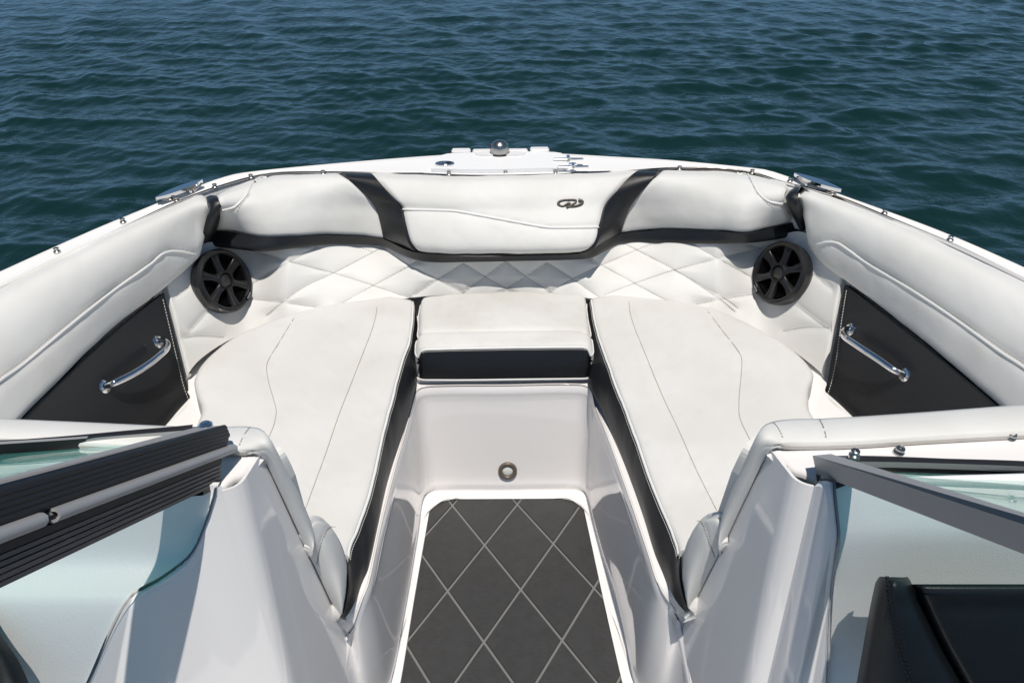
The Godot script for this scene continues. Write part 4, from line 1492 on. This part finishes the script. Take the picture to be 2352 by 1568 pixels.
func windscreen() -> void:
	for s in [-1, 1]:
		var ws := holder("windscreen", hull, "raked tinted windscreen pane in a ribbed frame, port side" if s < 0 else "raked tinted windscreen pane in a plain grey frame, starboard side")
		var M0: Array
		var U0: Array
		var L0: Array
		if s > 0:
			M0 = extend(at(1867, 1046, 0.905), at(2352, 1204, 1.19), 0.28)
			U0 = extend(at(1909, 1042, 0.905), at(2352, 1177, 1.19), 0.28)
			L0 = extend(at(1876, 1088, 0.872), at(2352, 1272, 1.152), 0.28)
			var D0 := [U0[0] + L0[0] - M0[0], U0[1] + L0[1] - M0[1]]
			part("post", bar([M0, U0, D0, L0]), "aluminium", ws)
			part("post_foot", bar([[L0[0] + Vector3(0, -0.012, 0), L0[0].lerp(L0[1], 0.1) + Vector3(0, -0.03, 0)], [L0[0], L0[0].lerp(L0[1], 0.1)], [D0[0], D0[0].lerp(D0[1], 0.1)], [D0[0] + Vector3(0, -0.012, 0), D0[0].lerp(D0[1], 0.1) + Vector3(0, -0.03, 0)]]), "rubber", ws)
		else:
			M0 = extend(at(505, 977, 0.935), at(0, 1119, 1.14), 0.28)
			U0 = extend(at(446, 982, 0.935), at(0, 1098, 1.14), 0.28)
			L0 = extend(at(503, 1110, 0.868), at(0, 1350, 1.068), 0.28)
			var D0 := [U0[0] + (L0[0] - M0[0]) * 0.8, U0[1] + (L0[1] - M0[1]) * 0.8]
			var nrm := (M0[1] - M0[0]).cross(L0[0] - M0[0]).normalized() as Vector3
			if nrm.dot(eye - M0[0]) < 0: nrm = -nrm
			var lerp_rail := func(t: float, off: float, e := 0.0) -> Array:
				var dd: Vector3 = (M0[1] - M0[0]).normalized()
				return [(M0[0] as Vector3).lerp(L0[0], t) + nrm * off - dd * e, (M0[1] as Vector3).lerp(L0[1], t) + nrm * off]
			part("post", bar([M0, U0, D0, L0]), "aluminium", ws)
			# black ribbed seal
			for k in 5:
				var t0 := 0.03 + k * 0.066
				var rr: Array = lerp_rail.call(t0 + 0.033, 0.004, 0.014 - 0.004 * absf(k - 2))
				part("seal_rib", tube(PackedVector3Array([rr[0], rr[1]]), 0.0062, 12), "rubber", ws)
			# rounded silver lip in two lengths, with a gap between
			for seg in [[-0.03, 0.52], [0.545, 1.0]]:
				var a := PackedVector3Array()
				var rws := []
				for q in [[0.375, 0.002], [0.385, 0.014], [0.42, 0.020], [0.48, 0.021], [0.53, 0.017], [0.55, 0.010], [0.54, 0.004]]:
					var r: Array = lerp_rail.call(q[0], q[1])
					rws.append(PackedVector3Array([(r[0] as Vector3).lerp(r[1], seg[0]), (r[0] as Vector3).lerp(r[1], seg[1])]))
				part("hinge_lip", shell(grid3(rws), 0.004), "aluminium", ws)
			part("hinge_knuckle", bar([[(lerp_rail.call(0.40, 0.004)[0] as Vector3).lerp(lerp_rail.call(0.40, 0.004)[1], 0.52), (lerp_rail.call(0.40, 0.004)[0] as Vector3).lerp(lerp_rail.call(0.40, 0.004)[1], 0.545)], [(lerp_rail.call(0.45, 0.012)[0] as Vector3).lerp(lerp_rail.call(0.45, 0.012)[1], 0.52), (lerp_rail.call(0.45, 0.012)[0] as Vector3).lerp(lerp_rail.call(0.45, 0.012)[1], 0.545)], [(lerp_rail.call(0.5, 0.004)[0] as Vector3).lerp(lerp_rail.call(0.5, 0.004)[1], 0.52), (lerp_rail.call(0.5, 0.004)[0] as Vector3).lerp(lerp_rail.call(0.5, 0.004)[1], 0.545)]]), "steel", ws)
			part("seal_channel", bar([lerp_rail.call(0.55, 0.001), lerp_rail.call(0.57, 0.004), lerp_rail.call(0.66, 0.004), lerp_rail.call(0.67, 0.001)]), "rubber", ws)
			for k in 5:
				var t0 := 0.67 + k * 0.066
				part("frame_rib", bar([lerp_rail.call(t0, 0.0), lerp_rail.call(t0 + 0.006, 0.003), lerp_rail.call(t0 + 0.056, 0.003), lerp_rail.call(t0 + 0.063, 0.0)]), "dark_aluminium", ws)
			part("post_foot", bar([lerp_rail.call(0.97, 0.002), lerp_rail.call(0.97, -0.02), lerp_rail.call(1.06, -0.02), lerp_rail.call(1.06, 0.002)].map(func(r): return [r[0], (r[0] as Vector3).lerp(r[1], 0.07)])), "rubber", ws)
		# screw on the foot of the post
		if s > 0:
			stud(at(1963, 1046, 0.912), Vector3.UP, ws, 0.95)
		else:
			var sw := turned([[0.012, -0.002], [0.0115, 0.003], [0.008, 0.006], [0.0, 0.007]], at(472, 978, 0.938), Vector3.UP, 20)
			part("post_screw", sw, "chrome", ws)
		# bottom track: black seal, bright strip, dark glazing channel
		var t0: PackedVector3Array
		var t1: PackedVector3Array
		var t2: PackedVector3Array
		var t3: PackedVector3Array
		if s > 0:
			t0 = line([[1925, 1046], [1990, 1046], [2060, 1048], [2200, 1054], [2352, 1062], [2500, 1072], [2750, 1092]], 40, 0.884)
			t1 = line([[1940, 1051], [1990, 1050], [2060, 1053], [2200, 1059], [2352, 1066], [2500, 1076], [2750, 1096]], 40, 0.896)
			t2 = line([[1950, 1059], [1990, 1060], [2060, 1061], [2200, 1065], [2352, 1071], [2500, 1080], [2750, 1100]], 40, 0.896)
			t3 = line([[2000, 1080], [2040, 1082], [2090, 1084], [2200, 1088], [2352, 1092], [2500, 1100], [2750, 1120]], 40, 0.874)
		else:
			t0 = line([[460, 979], [400, 983], [300, 991], [150, 1001], [0, 1010], [-150, 1020], [-420, 1036]], 40, 0.884)
			t1 = line([[455, 982], [400, 987], [300, 994], [150, 1005], [0, 1014], [-150, 1024], [-420, 1040]], 40, 0.896)
			t2 = line([[440, 987], [390, 991], [300, 998], [150, 1010], [0, 1020], [-150, 1030], [-420, 1046]], 40, 0.896)
			t3 = line([[390, 1010], [340, 1016], [270, 1022], [150, 1034], [0, 1046], [-150, 1058], [-420, 1078]], 40, 0.874)
		part("track_seal", shell(grid(rows([t0, t1], 2)), 0.012), "rubber", ws)
		part("track_strip", shell(grid(rows([t1, t2], 2)), 0.012), "aluminium", ws)
		part("glazing_channel", shell(grid(rows([t2, mid_line(t2, t3, 0.5), t3], 3)), 0.012), "rubber", ws)
		# the pane: from the track up along the post
		var dirp: Vector3 = (M0[1] - M0[0])
		var e0: Vector3 = (U0[0] + (L0[0] - M0[0]) * 0.5)
		var bot := PackedVector3Array()
		var tp := PackedVector3Array()
		for k in 40:
			var b := at3(t2[k]) + Vector3(0, -0.012, 0.012)
			if k == 0: b = e0
			bot.append(b)
			tp.append(b + dirp * (1.0 - 0.15 * k / 39.0))
		part("pane", shell(grid3([bot, tp]), 0.005), "tinted_glass", ws)

# ---------------------------------------------------------------- loose cushions
func seats() -> void:
	for s in [-1, 1]:
		var up: Array
		var lo: Array
		var outl: Array
		var seams: Array
		if s < 0:
			up = [[948, 681], [946, 714], [945, 748], [937, 788], [927, 820], [891, 947], [856, 1097], [821, 1212], [804, 1256], [801, 1276]]
			lo = [[957, 790, 0.396], [956, 850, 0.396], [951, 897, 0.396], [939, 950, 0.396], [888, 1116, 0.396], [863, 1226, 0.396], [842, 1323, 0.396], [829, 1350, 0.396], [807, 1398, 0.396], [788, 1424, 0.396]]
			outl = [[905, 676], [860, 680], [760, 694], [684, 712], [600, 739], [520, 775], [460, 826], [437, 868], [441, 900], [454, 935], [440, 985], [480, 1060], [560, 1160], [640, 1260]]
			seams = [[[866, 694], [864, 720], [855, 755], [836, 805], [810, 872], [780, 948], [745, 1050], [710, 1145], [690, 1200]], [[680, 722], [648, 775], [614, 832], [612, 850], [617, 880], [630, 925], [634, 945], [629, 975], [615, 1010]]]
		else:
			up = [[1358, 676], [1361, 697], [1365, 728], [1375, 766], [1392, 817], [1428, 915], [1470, 1027], [1505, 1128], [1547, 1228], [1556, 1250], [1559, 1268]]
			lo = [[1351, 790, 0.396], [1353, 850, 0.396], [1358, 892, 0.396], [1385, 945, 0.396], [1435, 1068, 0.396], [1481, 1198, 0.396], [1509, 1288, 0.396], [1536, 1346, 0.396], [1556, 1384, 0.396], [1578, 1409, 0.396]]
			outl = [[1400, 672], [1440, 674], [1530, 684], [1618, 698], [1690, 722], [1760, 757], [1830, 800], [1872, 840], [1879, 862], [1868, 890], [1866, 930], [1890, 985], [1830, 1075], [1760, 1175], [1690, 1265]]
			seams = [[[1445, 692], [1447, 715], [1456, 748], [1475, 795], [1520, 905], [1560, 990], [1600, 1080], [1650, 1180], [1670, 1225]], [[1622, 710], [1660, 760], [1695, 805], [1704, 825], [1703, 860], [1698, 920], [1700, 960], [1718, 1000], [1735, 1030]]]
		var n := 90
		var H := 0.48
		var inner := line(up, n, H)
		var outer := line(outl, n, H)
		var base := at(690, 960, 0.36) if s < 0 else at(1640, 940, 0.36)
		var sc := thing("seat_cushion", "", "cushion", base, "bow seat cushions")
		sc.set_meta("label", "long white seat cushion with black inner edge, on the anchor hatch latch side" if s < 0 else "long white seat cushion with black inner edge, on the anchor hatch hinge side")
		var rl := [outer]
		for t in [0.03, 0.08, 0.2, 0.4, 0.6, 0.8, 0.92, 0.97]: rl.append(mid_line(outer, inner, t))
		rl.append(inner)
		var g := grid(rows(rl, 4))
		# gently crowned top
		var p: PackedVector3Array = g.p
		for j in g.h:
			for i in n:
				var v: float = j / float(g.h - 1)
				p[j * n + i].y += 0.012 * sin(v * PI) * sin(clampf(i / float(n - 1) * 1.3, 0, 1) * PI * 0.8)
		g.p = p
		normals(g)
		stuff(g, 0.03, 0.035, [1, 0, 0, 1])
		stuff(g, 0.006, 0.015, [0, 0, 1, 0])
		uneven(g, 0.004, 1.1)
		var ls := []
		for q in seams: ls.append(line(q, 30))
		crease(g, ls, 0.006, 0.010)
		var topp := part("cushion_top", shell(g, 0.0, 0.07), "cushion_vinyl", sc)
		g.erase("q")
		var rr := []
		for q in seams: rr.append(laid(g, q, 90, 0.0010))
		for q in rr: part("seam", tube(q, 0.0011, 6), "thread", topp)
		# side walls all round
		var w: int = g.w
		var edge := PackedVector3Array()
		for i in n: edge.append(g.p[(g.h - 1) * w + i])
		var wall_o := PackedVector3Array()
		var wall_l := PackedVector3Array()
		for i in n:
			wall_o.append(g.p[i])
			wall_l.append(g.p[i] + Vector3(-s * 0.01, -0.10, 0))
		part("outer_boxing", shell(grid3([wall_o, mid3(wall_o, wall_l, 0.5, Vector3(s * 0.008, 0, 0)), wall_l]), 0.004, 0.05), "cushion_vinyl", sc)
		var end_h := PackedVector3Array()
		var end_l := PackedVector3Array()
		for j in g.h:
			end_h.append(g.p[j * w + w - 1])
			end_l.append(Vector3(end_h[j].x, 0.35, end_h[j].z + 0.01))
		part("aft_boxing", shell(grid3([end_h, end_l]), 0.004, 0.05), "cushion_vinyl", sc)
		# black fascia on the walkway side
		var low := PackedVector3Array()
		for v in line(lo, n): low.append(at3(v))
		var e1 := PackedVector3Array()
		for i in n: e1.append(edge[i] + Vector3(-s * 0.004, -0.004, 0.0))
		var fas := grid3(rows([e1, mid3(e1, low, 0.12, Vector3(-s * 0.004, 0, 0)), mid3(e1, low, 0.5, Vector3(-s * 0.008, 0, 0)), mid3(e1, low, 0.9, Vector3(-s * 0.004, 0, 0)), low], 4))
		var fo := part("black_fascia", shell(fas, 0.01), "black_vinyl", sc)
		var wl := PackedVector3Array()
		for i in n: wl.append(edge[i] + Vector3(-s * 0.002, -0.001, 0))
		part("piping", tube(wl, 0.0035, 8), "piping_vinyl", fo)
		var stl := PackedVector3Array()
		var row: int = 2
		for i in n: stl.append(fas.p[row * n + i] + fas.n[row * n + i] * 0.001)
		part("stitching", stitches(stl, 0.007, 0.0048, 0.0010), "white_thread", fo)
	filler()

func mid3(a: PackedVector3Array, b: PackedVector3Array, t: float, off: Vector3) -> PackedVector3Array:
	var o := PackedVector3Array()
	for k in a.size(): o.append(a[k].lerp(b[k], t) + off)
	return o

func filler() -> void:
	var fc := thing("seat_cushion", "small white filler cushion with black front, between the two long bow cushions", "cushion", at(1158, 760, 0.40), "bow seat cushions")
	fc.name = "filler_cushion"
	var back := line([[962, 682], [975, 673], [1010, 669], [1080, 664], [1158, 661], [1240, 663], [1320, 668], [1340, 672], [1350, 680]], 60, 0.49)
	var front := line([[954, 799], [962, 797], [1000, 796], [1080, 794], [1158, 793], [1240, 792], [1320, 791], [1353, 792], [1362, 796]], 60, 0.492)
	var rl := [back]
	for t in [0.06, 0.2, 0.4, 0.55, 0.68, 0.74, 0.8, 0.92, 0.97]:
		var m := mid_line(back, front, t)
		for k in m.size(): m[k].z += 0.008 * sin(t * PI)
		rl.append(m)
	rl.append(front)
	var g := grid(rows(rl, 4))
	stuff(g, 0.03, 0.04, [1, 1, 0, 1])
	stuff(g, 0.008, 0.02, [0, 0, 1, 0])
	uneven(g, 0.006, 1.1)
	crease(g, [line([[956, 776], [963, 766], [985, 760], [1040, 758], [1158, 756], [1280, 755], [1330, 756], [1348, 763], [1358, 774]], 30)], 0.010, 0.006)
	part("cushion_top", shell(g, 0.0, 0.10), "cushion_vinyl", fc)
	var edge := PackedVector3Array()
	var w: int = g.w
	for i in w: edge.append(g.p[(g.h - 1) * w + i])
	var n := w
	var low := PackedVector3Array()
	for v in line([[958, 866], [966, 870], [1000, 871], [1080, 871], [1158, 870], [1240, 869], [1320, 868], [1350, 867], [1358, 863]], n, 0.386): low.append(at3(v))
	var e1 := PackedVector3Array()
	for i in n: e1.append(edge[i] + Vector3(0, -0.004, 0.003))
	var fas := grid3(rows([e1, mid3(e1, low, 0.08, Vector3(0, 0, 0.004)), mid3(e1, low, 0.5, Vector3(0, 0, 0.010)), mid3(e1, low, 0.92, Vector3(0, 0, 0.004)), low], 5))
	stuff(fas, 0.012, 0.02, [0, 1, 0, 1])
	var fo := part("black_front", shell(fas, 0.02), "black_vinyl", fc)
	part("piping", tube(mid3(edge, edge, 0, Vector3(0, 0.0, 0.003)), 0.004, 8), "piping_vinyl", fo)
	part("bottom_welt", tube(mid3(low, low, 0, Vector3(0, -0.002, 0.001)), 0.0036, 8), "piping_vinyl", fo)
	var a := PackedVector3Array()
	for i in range(2, n - 2): a.append(fas.p[3 * n + i] + fas.n[3 * n + i] * 0.001)
	part("stitching", stitches(a, 0.007, 0.0048, 0.0010), "white_thread", fo)
	# ends and back
	var lo3 := PackedVector3Array()
	var hi3 := PackedVector3Array()
	for j in range(g.h - 1, -1, -1): hi3.append(g.p[j * w])
	for i in range(1, w): hi3.append(g.p[i])
	for j in range(1, g.h): hi3.append(g.p[j * w + w - 1])
	for v in hi3: lo3.append(Vector3(v.x, 0.388, v.z))
	part("boxing", shell(grid3([hi3, lo3]), 0.003, 0.05), "cushion_vinyl", fc)

# ---------------------------------------------------------------- the floor mat
func mat() -> void:
	var lip := line([[880, 1760], [900, 1650], [919, 1568], [950, 1380], [985, 1178], [989, 1157], [992, 1151], [998, 1148], [1010, 1147], [1160, 1146], [1318, 1145], [1328, 1146], [1334, 1149], [1337, 1155], [1343, 1176], [1385, 1370], [1432, 1568], [1452, 1650], [1480, 1760]], 240, 0.0)
	var outline := PackedVector2Array()
	for v in lip:
		var p := at3(v)
		outline.append(Vector2(p.x, -p.z))
	outline.append(Vector2(0.30, 0.6))
	outline.append(Vector2(-0.30, 0.6))
	var fm := thing("floor_mat", "charcoal foam mat with pale diamond grooves on the bow sole", "mat", Vector3(0, -0.01, -1.4))
	part("mat_base", plate(outline, Vector3(0, -0.011, 0), Vector3.RIGHT, Vector3.FORWARD, 0.009, 0.0), "mat_groove", fm)
	var a := 0.1025
	var b := 0.169
	var inset := Geometry2D.offset_polygon(outline, -0.002)[0]
	for j in range(-9, 6):
		for i in range(-6, 7):
			if (i + j) & 1: continue
			var c := Vector2(0.027 + i * a, 1.660 + j * b)
			var d := PackedVector2Array([c + Vector2(a, 0), c + Vector2(0, b), c - Vector2(a, 0), c - Vector2(0, b)])
			var sm := Geometry2D.offset_polygon(d, -0.0036)[0]
			for piece in Geometry2D.intersect_polygons(sm, inset):
				if piece.size() < 3: continue
				var st := SurfaceTool.new()
				st.begin(Mesh.PRIMITIVE_TRIANGLES)
				var t := 0.93 + 0.14 * rng.randf()
				st.set_color(Color(t, t, t))
				add_plate(st, piece, Vector3(0, -0.003, 0), Vector3.RIGHT, Vector3.FORWARD, 0.0055, 0.0014)
				part("mat_diamond", st.commit(), "mat_foam", fm)
